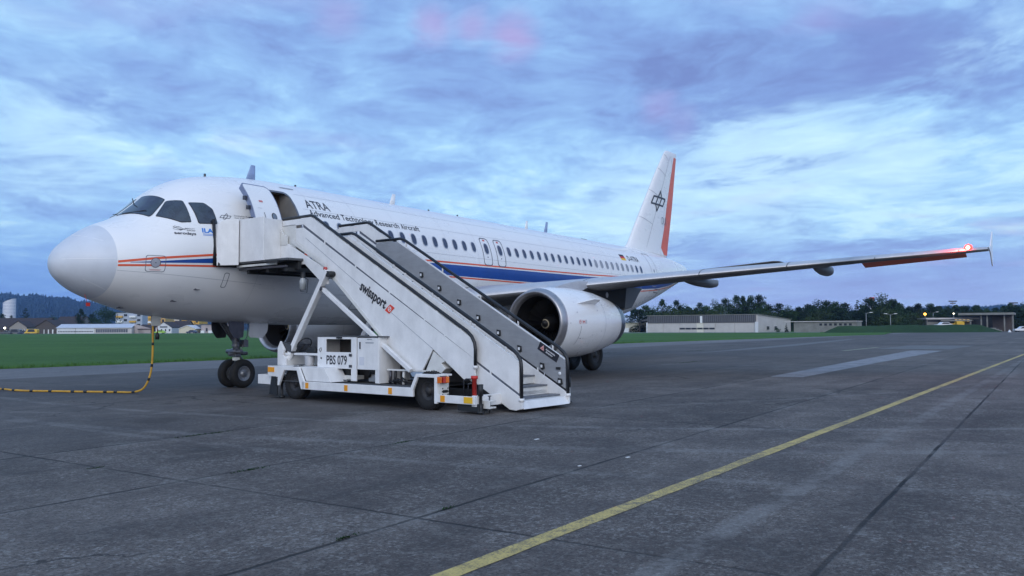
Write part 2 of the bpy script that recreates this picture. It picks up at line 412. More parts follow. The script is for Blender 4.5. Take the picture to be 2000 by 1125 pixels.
def strip(xs, lo, hi, off, side=-1, nz=3):
    """painted band between two height curves, laid on the skin"""
    vs = []; 
    for x in xs:
        a, b = lo(x), hi(x)
        for j in range(nz+1): vs.append(skin(x, a+(b-a)*j/nz, off, side))
    k = nz+1
    fs = [(i*k+j, (i+1)*k+j, (i+1)*k+j+1, i*k+j+1) for i in range(len(xs)-1) for j in range(nz)]
    return vs, fs
def curve(pts):
    def f(x):
        if x <= pts[0][0]: return pts[0][1]
        for (a, p), (b, q) in zip(pts, pts[1:]):
            if x <= b: return p+(q-p)*(x-a)/(b-a)
        return pts[-1][1]
    return f
topc = curve([(.93, 3.125), (1.66, 3.235), (3, 3.39), (5, 3.55), (8, 3.69), (11, 3.765), (16, 3.81), (22, 3.87), (27, 3.98), (31, 4.2), (34.3, 4.5)])
blt = curve([(1.17, 3.125), (1.66, 3.165), (3, 3.31), (5, 3.47), (8, 3.61), (11, 3.695), (16, 3.74), (22, 3.78), (27, 3.84), (31, 3.93), (33.8, 4.10)])
blb = curve([(1.17, 3.115), (1.66, 3.13), (3, 3.19), (6, 3.27), (11.8, 3.35), (16, 3.34), (20, 3.34), (25, 3.38), (27.6, 3.46), (30, 3.6), (32.5, 3.86), (33.8, 4.09)])
botc = curve([(.93, 3.045), (1.66, 3.072), (3, 3.12), (6, 3.19), (12, 3.30), (16, 3.29), (20, 3.26), (25, 3.27), (27.7, 3.37), (30, 3.51), (32.5, 3.77), (34, 3.98)])
def xr(a, b, d): n = max(2, int((b-a)/d)); return [a+(b-a)*i/n for i in range(n+1)]
for side in (-1, 1):
    m = M()
    for cv, hw, x1 in ((topc, .026, 34.3), (botc, .022, 34.0)):
        for a, b in ((.94, 3.5), (3.5, x1)):
            vs, fs = strip(xr(a, b, .12), lambda x: cv(x)-hw, lambda x: cv(x)+hw, .004, side, 1); m.add(vs, fs, 0, True)
    part(m, 'orange_line', RED, fix=False)
    vs, fs = strip(xr(1.17, 33.8, .15), blb, blt, .004, side, 6)
    part(M().add(vs, fs, 0, True), 'blue_band', BLUE, fix=False)

def on_skin(vs, fs, x0, z0, name, mt, off=.005, sl=.1, m=None, mi=0, dip=0.0):
    V, Fc = slice2d(vs, fs, sl)
    V = [skin(x0+x, z0+y+dip*x, off) for x, y in V]
    if m is not None: m.add(V, Fc, mi, False); return
    return part(M().add(V, Fc, 0, False), name, mt, fix=False)
def txt_skin(t, x, z, w, h, mt, name='lettering', **kw):
    vs, fs = fit_text(t, w, h, **kw)
    return on_skin(vs, fs, x, z, name, mt, sl=.08)
def poly_skin(poly, off, name=None, mt=None, sl=.08, m=None, mi=0, parent=None):
    V, Fc = slice2d(poly, [tuple(range(len(poly)))], sl)
    V = [skin(x, z, off) for x, z in V]
    if m is not None: m.add(V, Fc, mi, True); return m
    return part(M().add(V, Fc, 0, True), name, mt, parent, fix=False)
def oval(cx, cz, a, b, n=20, e=2.6):
    out = []
    for i in range(n):
        t = 2*math.pi*i/n; c, s_ = math.cos(t), math.sin(t)
        out.append((cx+a*math.copysign(abs(c)**(2/e), c), cz+b*math.copysign(abs(s_)**(2/e), s_)))
    return out
def band_poly(outer, inner, off, m, mi=0):
    n = len(outer); V = [skin(x, z, off) for x, z in outer]+[skin(x, z, off) for x, z in inner]
    m.add(V, ring_faces(n), mi, True)
def outline(poly_fn, w, off, m, mi=0): band_poly(poly_fn(0), poly_fn(-w), off, m, mi)

# lettering on the side
txt_skin('ATRA', 6.08, 4.92, 0.90, 0.24, DGREY, bold=0.010)
for wd, x, w in (('Advanced', 6.12, 1.11), ('Technology', 7.33, 1.33), ('Research', 8.74, 1.06), ('Aircraft', 9.90, .89)):
    vs, fs = fit_text(wd[0], 0.125, 0.165, bold=0.022); on_skin(vs, fs, x-.02, 4.70, 'lettering', DGREY, sl=.08)
    vs, fs = fit_text(wd[1:], w-.15, 0.158, bold=0.012); on_skin(vs, fs, x+.125, 4.70, 'lettering', DGREY, sl=.08)
txt_skin('D-ATRA', 26.42, 4.79, 1.22, 0.25, DGREY, name='registration', bold=0.012, shear=0.12)
txt_skin('aerodays', 2.10, 3.835, 0.46, 0.062, DGREY, bold=0.03)
txt_skin('2020', 2.36, 3.925, 0.19, 0.032, DGREY, bold=0.01)
txt_skin('BERLIN', 2.34, 3.975, 0.20, 0.022, DGREY)
on_skin(*(lambda p: (p, [tuple(range(len(p)))]))([(0, .015), (.06, .012), (.2, .045), (.33, .06), (.2, .03), (.14, .0), (.1, .02)]), 2.10, 3.925, 'small_emblem', DGREY)
m = M()
for a, b in (((.01, .09), (.05, .12)), ((.05, .12), (.16, .05)), ((.01, .09), (.13, .04)), ((.12, .11), (.24, .03)), ((.0, .05), (.12, .11))):
    dx_, dz_ = b[0]-a[0], b[1]-a[1]; L = math.hypot(dx_, dz_); nx, nz = -dz_/L*.004, dx_/L*.004
    poly_skin([(2.1+a[0]+nx, 3.915+a[1]+nz), (2.1+b[0]+nx, 3.915+b[1]+nz), (2.1+b[0]-nx, 3.915+b[1]-nz), (2.1+a[0]-nx, 3.915+a[1]-nz)], .006, m=m)
part(m, 'small_emblem', DGREY, fix=False)
txt_skin('ILA', 2.71, 3.915, 0.27, 0.10, CYANB, bold=0.035)
m = M()
for z in (3.875, 3.845): poly_skin([(2.72, z), (3.0, z), (3.0, z+.012), (2.72, z+.012)], .005, m=m)
part(m, 'small_lettering_lines', CYANB, fix=False)
txt_skin('Deutsches Zentrum', 3.60, 4.40, 0.55, 0.034, DGREY)
txt_skin('fuer Luft- und', 3.60, 4.345, 0.42, 0.034, DGREY)
def star_emblem(place, s, w):
    """the lozenge-and-bar emblem: a long lozenge crossed by a two-cell bar"""
    segs = [((-.51, -.11), (.31, -.11)), ((.31, -.11), (.51, .11)), ((.51, .11), (-.31, .11)), ((-.31, .11), (-.51, -.11)),
            ((-.235, -.11), (-.165, -.30)), ((.035, -.11), (-.165, -.30)), ((-.035, .11), (.165, .30)), ((.235, .11), (.165, .30)), ((-.235, -.11), (-.035, .11)), ((.035, -.11), (.235, .11))]
    m = M()
    for a, b in segs:
        a = Vector(a)*s; b = Vector(b)*s; dd = (b-a).normalized(); n = Vector((-dd.y, dd.x))*w
        a2, b2 = a-dd*w*.6, b+dd*w*.6; k = 8; V = []
        for i in range(k+1):
            q = a2+(b2-a2)*i/k; V += [place(*(q+n)), place(*(q-n))]
        m.add(V, [(2*i, 2*i+1, 2*i+3, 2*i+2) for i in range(k)])
    return m
part(star_emblem(lambda x, z: skin(3.36+x, 4.36+z, .006), .30, .006), 'emblem', DGREY, fix=False)
# flag
fl = M()
for i, mm in enumerate((2, 1, 0)):
    z = 4.77+.095*i
    poly_skin([(25.62, z), (26.12, z), (26.12, z+.095), (25.62, z+.095)], .005, m=fl, mi=mm)
part(fl, 'flag_marking', [FLB, FLR, FLG], fix=False)

# cabin windows, each with its rim
wx = [6.7+.5333*i for i in range(0, 13)] + [13.5]
wx = [13.5-.5333*i for i in range(13, -1, -1)] + [15.73+.5337*k for k in range(23)]
for x in wx:
    w = part(M(), 'cabin_window', PANE) if False else None
    m = M(); band_poly(oval(x, 4.405, .125, .185), oval(x, 4.405, .100, .158), .010, m)
    pm = M(); poly_skin(oval(x, 4.405, .108, .166), .004, m=pm)
    w = part(pm, 'cabin_window', mat('blind_pane', (.30, .31, .34), .3, var=.15) if 22.4 < x < 26.6 else PANE, fix=False)
    r = m.build('window_rim', PRIM, w, fix=False)
# overwing exits
def rrect(x0, x1, z0, z1, r):
    return lambda d: rounded([(x0-d, z0-d), (x1+d, z0-d), (x1+d, z1+d), (x0-d, z1+d)], r+d, 5)
def nested(m, x0, x1, z0, z1, r, w, off=.006, mi=0, sub=True):
    a = rounded([(x0, z0), (x1, z0), (x1, z1), (x0, z1)], r, 5); b = rounded([(x0+w, z0+w), (x1-w, z0+w), (x1-w, z1-w), (x0+w, z1-w)], r-w*.6, 5)
    def dens(p):
        out = []
        for i in range(len(p)):
            q, t = p[i], p[(i+1) % len(p)]; k = 8 if i % 6 == 5 else 1
            out += [(q[0]+(t[0]-q[0])*j/k, q[1]+(t[1]-q[1])*j/k) for j in range(k)]
        return out
    a, b = dens(a), dens(b)
    band_poly(a, b, off, m, mi)
for x in (14.27, 15.13):
    pm = M(); nested(pm, x-.27, x+.27, 3.80, 4.80, .15, .032)
    e = part(pm, 'overwing_exit', SEAMD, fix=False)
    q = M(); poly_skin(oval(x, 4.405, .12, .18), .006, m=q); o = q.build('exit_window', PANE, e, fix=False)
    q = M(); band_poly(oval(x, 4.405, .135, .20), oval(x, 4.405, .115, .172), .010, q); q.build('window_rim', PRIM, e, fix=False)
    q = M(); poly_skin([(x-.06, 4.68), (x+.06, 4.68), (x+.06, 4.735), (x-.06, 4.735)], .006, m=q); q.build('exit_handle', REDP, e, fix=False)
    q = M(); poly_skin([(x-.03, 4.08), (x+.03, 4.08), (x+.03, 4.12), (x-.03, 4.12)], .006, m=q); q.build('exit_placard', SEAMD, e, fix=False)
# rear door outline and small service panels
m = M(); nested(m, 28.85, 29.65, 3.65, 5.36, .14, .03); rd = part(m, 'rear_door', SEAM, fix=False)
m = M(); poly_skin(oval(29.25, 4.45, .05, .08), .006, m=m); m.build('door_window', PANE, rd, fix=False)
m = M(); nested(m, 29.5, 30.6, 3.36, 3.56, .04, .035); part(m, 'drain_panel', SEAMD, fix=False)
m = M(); nested(m, 1.46, 1.88, 2.92, 3.30, .07, .012); hp = part(m, 'service_hatch', SEAMD, fix=False)
m = M(); poly_skin(oval(1.665, 3.13, .098, .105, 24, 2), .008, m=m); m.build('static_port', mat('port_metal', (.42, .42, .46), .4, metal=.5, var=.2), hp, fix=False)
m = M(); band_poly(oval(1.665, 3.13, .105, .112, 24, 2), oval(1.665, 3.13, .095, .102, 24, 2), .010, m); poly_skin(oval(1.665, 3.13, .012, .014, 10, 2), .011, m=m); m.build('port_ring', DGREY, hp, fix=False)
m = M()
for k, z in enumerate((2.972, 2.955)): poly_skin([(1.54+.02*k, z), (1.80-.02*k, z), (1.80-.02*k, z+.006), (1.54+.02*k, z+.006)], .006, m=m)
m.build('warning_lettering', mat('warning_red', (.5, .08, .06), .5), hp, fix=False)
# seams: along the nose, round the hull
m = M()
for z0, z1, x0, x1 in ((3.16, 3.20, .02, .9), (2.72, 2.50, .45, .9), (3.75, 3.60, .45, .75)):
    vs, fs = strip(xr(x0, x1, .08), lambda x: z0+(z1-z0)*(x-x0)/(x1-x0)-.004, lambda x: z0+(z1-z0)*(x-x0)/(x1-x0)+.004, .003, -1, 1); m.add(vs, fs, 0, True)
part(m, 'radome_strip', mat('strip_pale', (.80, .81, .83), .4), fix=False)
m = M()
vs, fs = strip(xr(.94, 4.5, .15), lambda x: 2.93-.055*(x-.94)-.003, lambda x: 2.93-.055*(x-.94)+.003, .003, -1, 1); m.add(vs, fs, 0, True)
for zz_ in (2.55, 4.86, 5.30):
    vs, fs = strip(xr(5.9, 27, .5), lambda x: zz_-.002, lambda x: zz_+.003, .003, -1, 1); m.add(vs, fs, 0, True)
vs, fs = strip(xr(6.5, 27, .5), lambda x: 4.02-.002, lambda x: 4.02+.004, .003, -1, 1); m.add(vs, fs, 0, True)
part(m, 'hull_seam', SEAM, fix=False)
m = M()
for x in (4.3, 6.25, 7.9, 9.6, 12.0, 13.7, 18.6, 21.3, 24.0, 27.9, 30.9):
    vs = []; n = 30
    for j in range(n+1):
        z = 2.2+3.40*j/n
        vs += [skin(x, z, .003), skin(x+.008, z, .003)]
    m.add(vs, [(2*j, 2*j+1, 2*j+3, 2*j+2) for j in range(n)], 0, True)
part(m, 'frame_seam', mat('seam_faint', (.55, .56, .59), .5), fix=False)
m = M(); nested(m, 3.36, 3.50, 2.62, 2.98, .05, .014); nested(m, 8.0, 9.6, 2.15, 2.95, .1, .014); part(m, 'lower_panel', SEAMD, fix=False)
m = M()
for x, z, s in ((2.75, 2.56, 1), (2.35, 2.28, 1), (1.55, 2.12, 1)):
    p = skin(x, z, 0); m.tube([p, p+Vector((0.0, -.07, -.02)), p+Vector((.0, -.11, -.02))], [.02, .014, .012], 6); m.tube([p+Vector((.05, -.11, -.02)), p+Vector((-.12, -.12, -.02))], [.009, .014], 6)
part(m, 'air_probe', DMET)
# red flagged covers and the drain mast under the nose
m = M().tube([(.73, -.12, 2.40), (.74, -.16, 2.30), (.76, -.16, 2.24)], .006, 5).box(.74, .84, -.165, -.158, 2.13, 2.21)
part(m, 'probe_cover', REDP)

# cockpit windows
def win_patch(P, off, name, mt, rr=.05, parent=None, sp=.09):
    P = [Vector(p) for p in P]; c = sum(P, Vector())/len(P)
    e1 = (P[1]-P[0]).normalized(); nn = Vector()
    for i in range(len(P)): nn += (P[i]-c).cross(P[(i+1) % len(P)]-c)
    nn.normalize(); e2 = nn.cross(e1)
    p2 = [((p-c).dot(e1), (p-c).dot(e2)) for p in P]
    if rr: p2 = rounded(p2, rr, 4)
    V, Fc = slice2d(p2, [tuple(range(len(p2)))], sp, 2)
    V = [skinp(c+e1*a+e2*b, off) for a, b in V]
    return part(M().add(V, Fc, 0, True), name, mt, parent, fix=False)
W1 = [(1.565, .07, 4.29), (2.22, .07, 4.80), (2.235, -.76, 4.71), (1.90, -.90, 4.30), (1.84, -.885, 4.245)]
W2 = [(1.925, -1.00, 4.275), (2.27, -.87, 4.69), (2.50, -1.13, 4.69), (2.52, -1.53, 4.15), (2.29, -1.42, 4.145)]
W3 = [(2.62, -1.25, 4.665), (2.94, -1.39, 4.66), (3.07, -1.52, 4.52), (3.12, -1.70, 4.16), (2.66, -1.59, 4.145)]
def grow(P, k):
    c = sum((Vector(p) for p in P), Vector())/len(P); return [tuple(c+(Vector(p)-c)*(1+k/(Vector(p)-c).length)) for p in P]
for s in (1, -1):
    for Wn in (W1, W2, W3):
        P = [(x, (y if s > 0 or y < -.2 else -.24)*s, z) for x, y, z in Wn]
        if s < 0: P = P[::-1]
        fr_ = win_patch(grow(P, .022), .006, 'cockpit_window', SEAL, .045)
        q = win_patch(P, .011, 'glass_pane', GLASSD, .03, fr_)
m = M()
for s in (-1, 1):
    a, b = skinp((1.60, .10*s-.02, 4.27), .03), skinp((1.86, .62*s, 4.30), .035)
    part(M().tube([a, b], .009, 6), 'wiper', BLK)


# front doorway: recess, frame, lining; door swung out and forward
dw = M()
yi = -1.02
def door_z(k): return DZ0+(DZ1-DZ0)*k
n = 12
# jambs follow the skin
for xx, sgn in ((DX0, 1), (DX1, -1)):
    vs = []
    for j in range(n+1):
        p = skin(xx, door_z(j/n), .0); vs += [p, Vector((xx, yi, p.z))]
    dw.add(vs, [(2*j, 2*j+1, 2*j+3, 2*j+2) for j in range(n)], 0)
p0, p1 = skin(DX0, DZ0), skin(DX0, DZ1)
dw.add([(DX0, p0.y, DZ0), (DX1, p0.y, DZ0), (DX1, yi, DZ0), (DX0, yi, DZ0)], [(0, 1, 2, 3)], 0)
dw.add([(DX0, p1.y, DZ1), (DX1, p1.y, DZ1), (DX1, yi, DZ1), (DX0, yi, DZ1)], [(0, 1, 2, 3)], 0)
dwo = part(dw, 'doorway', mat('door_jamb', (.22, .21, .20), .6, var=.2), fix=False)
q = M(); q.add([(4.4, 1.0, DZ0-.02), (6.6, 1.0, DZ0-.02), (6.6, yi, DZ0-.02), (4.4, yi, DZ0-.02)], [(0, 1, 2, 3)])
q.box(4.4, 6.6, .9, .95, 3.42, 5.3); q.box(5.72, 5.76, -.9, .9, 3.42, 5.3); q.box(4.4, 4.44, -.9, .9, 3.42, 5.3); q.box(4.4, 6.0, -.95, .9, 5.28, 5.32)
q.build('cabin_interior', CABIN, dwo)
q = M(); q.box(5.10, 5.55, -.35, -.30, 3.45, 4.9); q.box(5.30, 5.50, -1.0, -.8, 3.45, 4.5); q.build('galley_unit', mat('galley', (.42, .36, .28), .5, var=.2), dwo)
lb = M().box(5.28, 5.34, -.55, -.50, 4.60, 4.66).build('cabin_lamp', mat('cabin_lamp', (1, .7, .35), .5, emit=(1, .55, .2), estr=1.2), dwo)
m = M(); nested(m, DX0-.045, DX1+.045, DZ0-.045, DZ1+.045, .17, .06, .012); part(m, 'door_surround', SEAMD, fix=False)
m = M()                                         # corner fillets of the opening
for cx, cz, sx, sz in ((DX0, DZ0, 1, 1), (DX1, DZ0, -1, 1), (DX0, DZ1, 1, -1), (DX1, DZ1, -1, -1)):
    r = .15; pl = [(cx, cz)]+[(cx+sx*(r-r*math.sin(t*math.pi/12)), cz+sz*(r-r*math.cos(t*math.pi/12))) for t in range(7)]
    m.add([skin(a, b, .002) for a, b in pl], [tuple(range(len(pl)))])
part(m, 'door_corner', WHITE)
def door_leaf():
    dxs, off = -1.02, .47
    z0, z1 = DZ0, DZ1; n = 16; rr = .13
    def P(x, z, o): q = skin(5.2, z, o-off); return Vector((x, q.y-off, q.z))
    out = rounded([(DX0+.02, z0), (DX1-.02, z0), (DX1-.02, z1), (DX0+.02, z1)], rr, 5)
    V, Fc = slice2d(out, [tuple(range(len(out)))], .1)
    a = M(); a.add([P(x+dxs, z, off) for x, z in V], Fc, 0, True)
    a.add([P(x+dxs, z, off-.13) for x, z in V], Fc, 1, True)
    # rim follows the outline
    dn = []
    for i in range(len(out)):
        p, q = out[i], out[(i+1) % len(out)]; k = 12 if i % 6 == 5 else 1
        dn += [(p[0]+(q[0]-p[0])*j/k, p[1]+(q[1]-p[1])*j/k) for j in range(k)]
    nn = len(dn)
    a.add([P(x+dxs, z, off) for x, z in dn]+[P(x+dxs, z, off-.13) for x, z in dn], ring_faces(nn), 2)
    c = ((DX0+DX1)/2+dxs, (z0+z1)/2)
    ou = [P(x+dxs, z, off+.004) for x, z in dn]; inn = [P(c[0]+(x+dxs-c[0])*.955, c[1]+(z-c[1])*.977, off+.004) for x, z in dn]
    a.add(ou+inn, ring_faces(nn), 2)
    d = part(a, 'front_door', [WHITE, CABIN2, mat('door_edge', (.20, .24, .36), .5, metal=.2, var=.1)], fix=False)
    def D(poly, o, nm, mt):
        V, Fc = slice2d(poly, [tuple(range(len(poly)))], .06)
        return M().add([P(x+dxs, z, off+o) for x, z in V], Fc, 0, False).build(nm, mt, d, fix=False)
    D(oval(5.37, 4.42, .085, .10, 20, 2), .006, 'door_window_rim', SEAL)
    D(oval(5.37, 4.42, .065, .08, 20, 2), .010, 'door_window', mat('door_pane', (.16, .19, .23), .15))
    D([(5.02, 4.77), (5.14, 4.77), (5.14, 4.82), (5.02, 4.82)], .006, 'red_placard', mat('placard_red', (.55, .18, .18), .5))
    D([(5.07, 4.36), (5.085, 4.36), (5.075, 4.50), (5.06, 4.50)], .012, 'door_handle', DMET)
    D([(4.90, 4.60), (5.04, 4.60), (5.04, 4.605), (4.90, 4.605)], .006, 'marking_line', SEAM)
    h = M()
    for zz in (4.3, 4.6, 4.85):
        q = P(DX0+dxs, zz, off-.1); h.box(q.x-.05, q.x+.03, q.y-.03, q.y+.06, zz-.05, zz+.05)
    h.tube([P(DX1+dxs-.1, 4.5, off-.13), skin(DX0, 4.45, -.1)], .035, 8); h.tube([P(DX1+dxs-.1, 4.1, off-.13), skin(DX0, 4.05, -.1)], .035, 8)
    h.build('hinge_fitting', DMET, d)
door_leaf()
m = M(); vs, fs = strip(xr(5.62, 6.1, .12), lambda x: 5.46, lambda x: 5.485, .012, -1, 1); m.add(vs, fs); part(m, 'rain_gutter', SEAM, fix=False)

# blade aerials
def blade(x0, x1, x2, x3, z0, z1, mt, name='blade_aerial', w=.03):
    m = M(); xs = [(x0, x1), (x2, x3)]; rings = []
    for (a, b), z, t in (((x0, x1), z0, 1), ((x2, x3), z1, .55)):
        c = (a+b)/2; h = (b-a)/2
        rings.append([(c+h*math.cos(q*math.pi/6), w*t*math.sin(q*math.pi/6), z) for q in range(12)])
    part(m.loft(rings), name, mt)
blade(5.28, 5.62, 5.47, 5.62, 5.72, 6.19, mat('aerial_blue', (.26, .34, .52), .4, var=.1))
blade(11.2, 11.5, 11.38, 11.54, 5.72, 6.16, WHITE)
blade(19.75, 20.0, 19.86, 20.0, 5.72, 6.14, WHITE)
blade(21.3, 21.6, 21.5, 21.68, 5.72, 6.27, mat('aerial_blue', (.26, .34, .52), .4))
for x in (3.9, 7.0, 13.2, 14.9): part(M().tube([(x, -.1, 5.60), (x, -.1, fT(x)+.07)], .03, 8), 'small_aerial', DMET)
part(M().box(24.6, 25.1, -.12, .05, 5.74, 5.80), 'small_aerial', DMET)
m = M(); p = skin(2.6, 5.0); m.tube([(1.95, -.05, 4.62), (1.90, -.05, 4.78)], .012, 6); part(m, 'ice_detector', BLK)

# wings --------------------------------------------------------------
def airfoil(xl, zl, xt, zt, t, y, n=18):
    """closed section; nose at xl, tail at xt"""
    c = xt-xl; pts = []
    def th(u): return t*1.0*(2.969*math.sqrt(u)-1.26*u-3.516*u*u+2.843*u**3-1.015*u**4)/1.0*.5
    for i in range(n+1):
        u = (1-math.cos(math.pi*i/n))/2; pts.append((u, th(u)*.98))
    for i in range(n-1, 0, -1):
        u = (1-math.cos(math.pi*i/n))/2; pts.append((u, -th(u)*.72+.10*t*u*u))
    return [(xl+u*c, y, zl+(zt-zl)*u+z) for u, z in pts]
WS = [(-1.3, 11.6, 2.45, 18.9, 2.72, .98), (-2.1, 12.1, 2.55, 18.75, 2.80, .92), (-3.8, 13.05, 2.74, 18.6, 2.98, .72), (-6.4, 14.42, 3.02, 18.42, 3.20, .50), (-8.5, 15.5, 3.22, 19.02, 3.38, .42),
      (-12.2, 17.42, 3.56, 20.08, 3.70, .31), (-13.3, 18.0, 3.66, 20.36, 3.80, .285), (-16.4, 19.60, 3.93, 21.26, 4.03, .21), (-17.02, 19.93, 3.98, 21.45, 4.06, .16)]
def wsec(y):
    y = -abs(y)
    for a, b in zip(WS, WS[1:]):
        if b[0] <= y <= a[0]:
            t = (y-a[0])/(b[0]-a[0]); return [a[i]+(b[i]-a[i])*t for i in range(6)]
    return list(WS[-1] if y < WS[-1][0] else WS[0])
def make_wing(s):
    ys = [-1.3, -2.1, -3, -3.8, -5, -6.4, -7.4, -8.5, -10, -12.2, -13.3, -13.301, -14.5, -16.4, -16.401, -17.02]
    rings = []
    for y in ys:
        q = wsec(y); xt, zt = q[3], q[4]
        if -16.4005 < y < -13.3005:            # cut short for the aileron
            k = .72; xt = q[1]+(q[3]-q[1])*k; zt = q[2]+(q[4]-q[2])*k-.0
        rings.append([(x, s*yy, z) for x, yy, z in airfoil(q[1], q[2], xt, zt, q[5], -y)])
    m = M(); m.loft(rings)
    k = len(rings[0])
    # slat metal on upper nose faces only; underside shade is put into the grey
    per = len(rings)-1; n = 18
    for i in range(per):
        for j in range(k):
            u = min(j, k-j) if j < k else 0
            if j < 6 and ys[i] < -2.0: m.mi[i*k+j] = 1
    w = part(m, 'wing', [WGREY, SLAT], fix=True)
    tag(w, 'right wing with underslung engine, mostly hidden by the hull' if s > 0 else 'left wing, grey underside, pale leading edge, reaching towards the viewer')
    # aileron, drooped
    a = M(); rr = []
    for y in (-13.36, -16.34):
        q = wsec(y); x0 = q[1]+(q[3]-q[1])*.725; z0 = q[2]+(q[4]-q[2])*.725-.01; L = .66 if y > -14 else .50; t = q[5]*.26
        ang = rad(15)
        rr.append([(x0, -s*y, z0+t), (x0+L*math.cos(ang), -s*y, z0-L*math.sin(ang)+.012), (x0+L*math.cos(ang), -s*y, z0-L*math.sin(ang)-.012), (x0, -s*y, z0-t*.8), (x0-.04, -s*y, z0)])
    a.loft(rr, sm=False); ail = a.build('aileron', RED, w); 
    d = M()
    for y in (-14.0, -14.9, -15.7, -16.2):
        q = wsec(y); d.tube([(q[3]-.02, -s*y, q[4]-.12), (q[3]+.20, -s*y, q[4]-.17)], .006, 5)
    d.build('static_wick', BLK, w)
    # gaps between slats
    for y in (-5.75, -9.15, -11.6, -14.0, -16.25):
        q = wsec(y); r0 = airfoil(q[1]-.006, q[2], q[3], q[4], q[5]*1.02, 0); sel = [r0[i] for i in (7, 6, 5, 4, 3, 2, 1, 0, -1, -2, -3)]
        g0 = M(); vs = []
        for x, _, z in sel: vs += [(x, s*(-y-.012), z+.002), (x, s*(-y+.012), z+.002)]
        g0.add(vs, [(2*i, 2*i+1, 2*i+3, 2*i+2) for i in range(len(sel)-1)]); g0.build('slat_gap', SEAL, w, fix=False)
    # canoe fairings of the flap tracks
    for y, x0, x1, dz, r in ((-8.15, 17.0, 20.45, .34, .17), (-12.15, 18.3, 20.95, .38, .145), (-5.3, 16.6, 19.3, .36, .20)):
        c = M(); rings = []
        q = wsec(y); N = 14
        for i in range(N+1):
            u = i/N; x = x0+(x1-x0)*u; zz = q[2]+(q[4]-q[2])*min(1, (x-q[1])/(q[3]-q[1]))
            prof = math.sin(math.pi*min(1, u*.86+.03))**.62 if u < .999 else .12
            h = dz*prof*(.55+.45*u); ww = r*prof+.01
            top = zz-.03; rings.append([(x, -s*y+ww*math.sin(t*2*math.pi/14), top-h/2+ (h/2+.03)*math.cos(t*2*math.pi/14)) for t in range(14)])
        c.loft(rings); c.build('flap_fairing', WGREY, w)
    # wing tip fence
    q = wsec(-17.02); x0, x1, z = q[1], q[3], q[4]
    c = M(); Y0 = s*17.02
    poly = [(x0+.35, z-.02), (x0+1.15, z+.12), (22.05, z+.66), (22.28, z+.67), (21.95, z+.05), (21.92, z-.30), (21.86, z-.50), (21.68, z-.46), (x0+1.1, z-.14)]
    c.prism(poly, Y0-.02 if s < 0 else Y0-.01, Y0+.01 if s < 0 else Y0+.02)
    c.build('wingtip_fence', WHITE, w, bevel=.008)
    q = wsec(-16.55)
    L = (q[1]+.12, s*16.5, q[2]+.09)
    lens = M()
    lens.lathe([(-.18, .0), (-.15, .07), (-.07, .115), (.02, .12), (.14, .08), (.28, .03), (.38, .0)], (L[0], L[1], L[2]), 'x', 16)
    if s < 0:
        bm_ = lens.build('navigation_light', mat('nav_red', (.8, .03, .02), .3, emit=(1.0, .025, .018), estr=5), w)
        core = M().lathe([(-.22, 0), (-.20, .04), (-.16, .055), (-.1, .04), (-.08, 0)], L, 'x', 14).build('lamp_filament', mat('nav_core', (1, .9, .7), .3, emit=(1, .66, .50), estr=9), bm_)
        pl = bpy.data.lights.new('red_lamp', 'POINT'); po = bpy.data.objects.new('red_lamp', pl); COL.objects.link(po); po.parent = plane
        po.location = Vector((L[0]-.30, L[1], L[2]+.10))-AL; pl.energy = 45; pl.color = (1, .06, .04); pl.shadow_soft_size = .06
    else: lens.build('navigation_light', mat('nav_green', (.02, .3, .1), .2), w)
    return w
wl = make_wing(-1); make_wing(1)
# root fairing under the hull
m = M(); rings = []
for x, hw, zb, zt in ((10.9, .3, 1.80, 2.3), (11.4, 1.2, 1.62, 2.5), (12.2, 1.95, 1.50, 2.75), (13.5, 2.25, 1.44, 2.9), (16, 2.3, 1.42, 2.95), (18.5, 2.25, 1.44, 2.9), (20, 2.0, 1.52, 2.75), (21.3, 1.3, 1.66, 2.5), (22.0, .3, 1.78, 2.2)):
    c, h = (zb+zt)/2, (zt-zb)/2
    rings.append([(x, hw*math.copysign(abs(math.sin(2*math.pi*j/32))**.8, math.sin(2*math.pi*j/32)), c+h*math.copysign(abs(math.cos(2*math.pi*j/32))**.8, math.cos(2*math.pi*j/32))) for j in range(32)])
part(m.loft(rings), 'belly_fairing', WHITE)

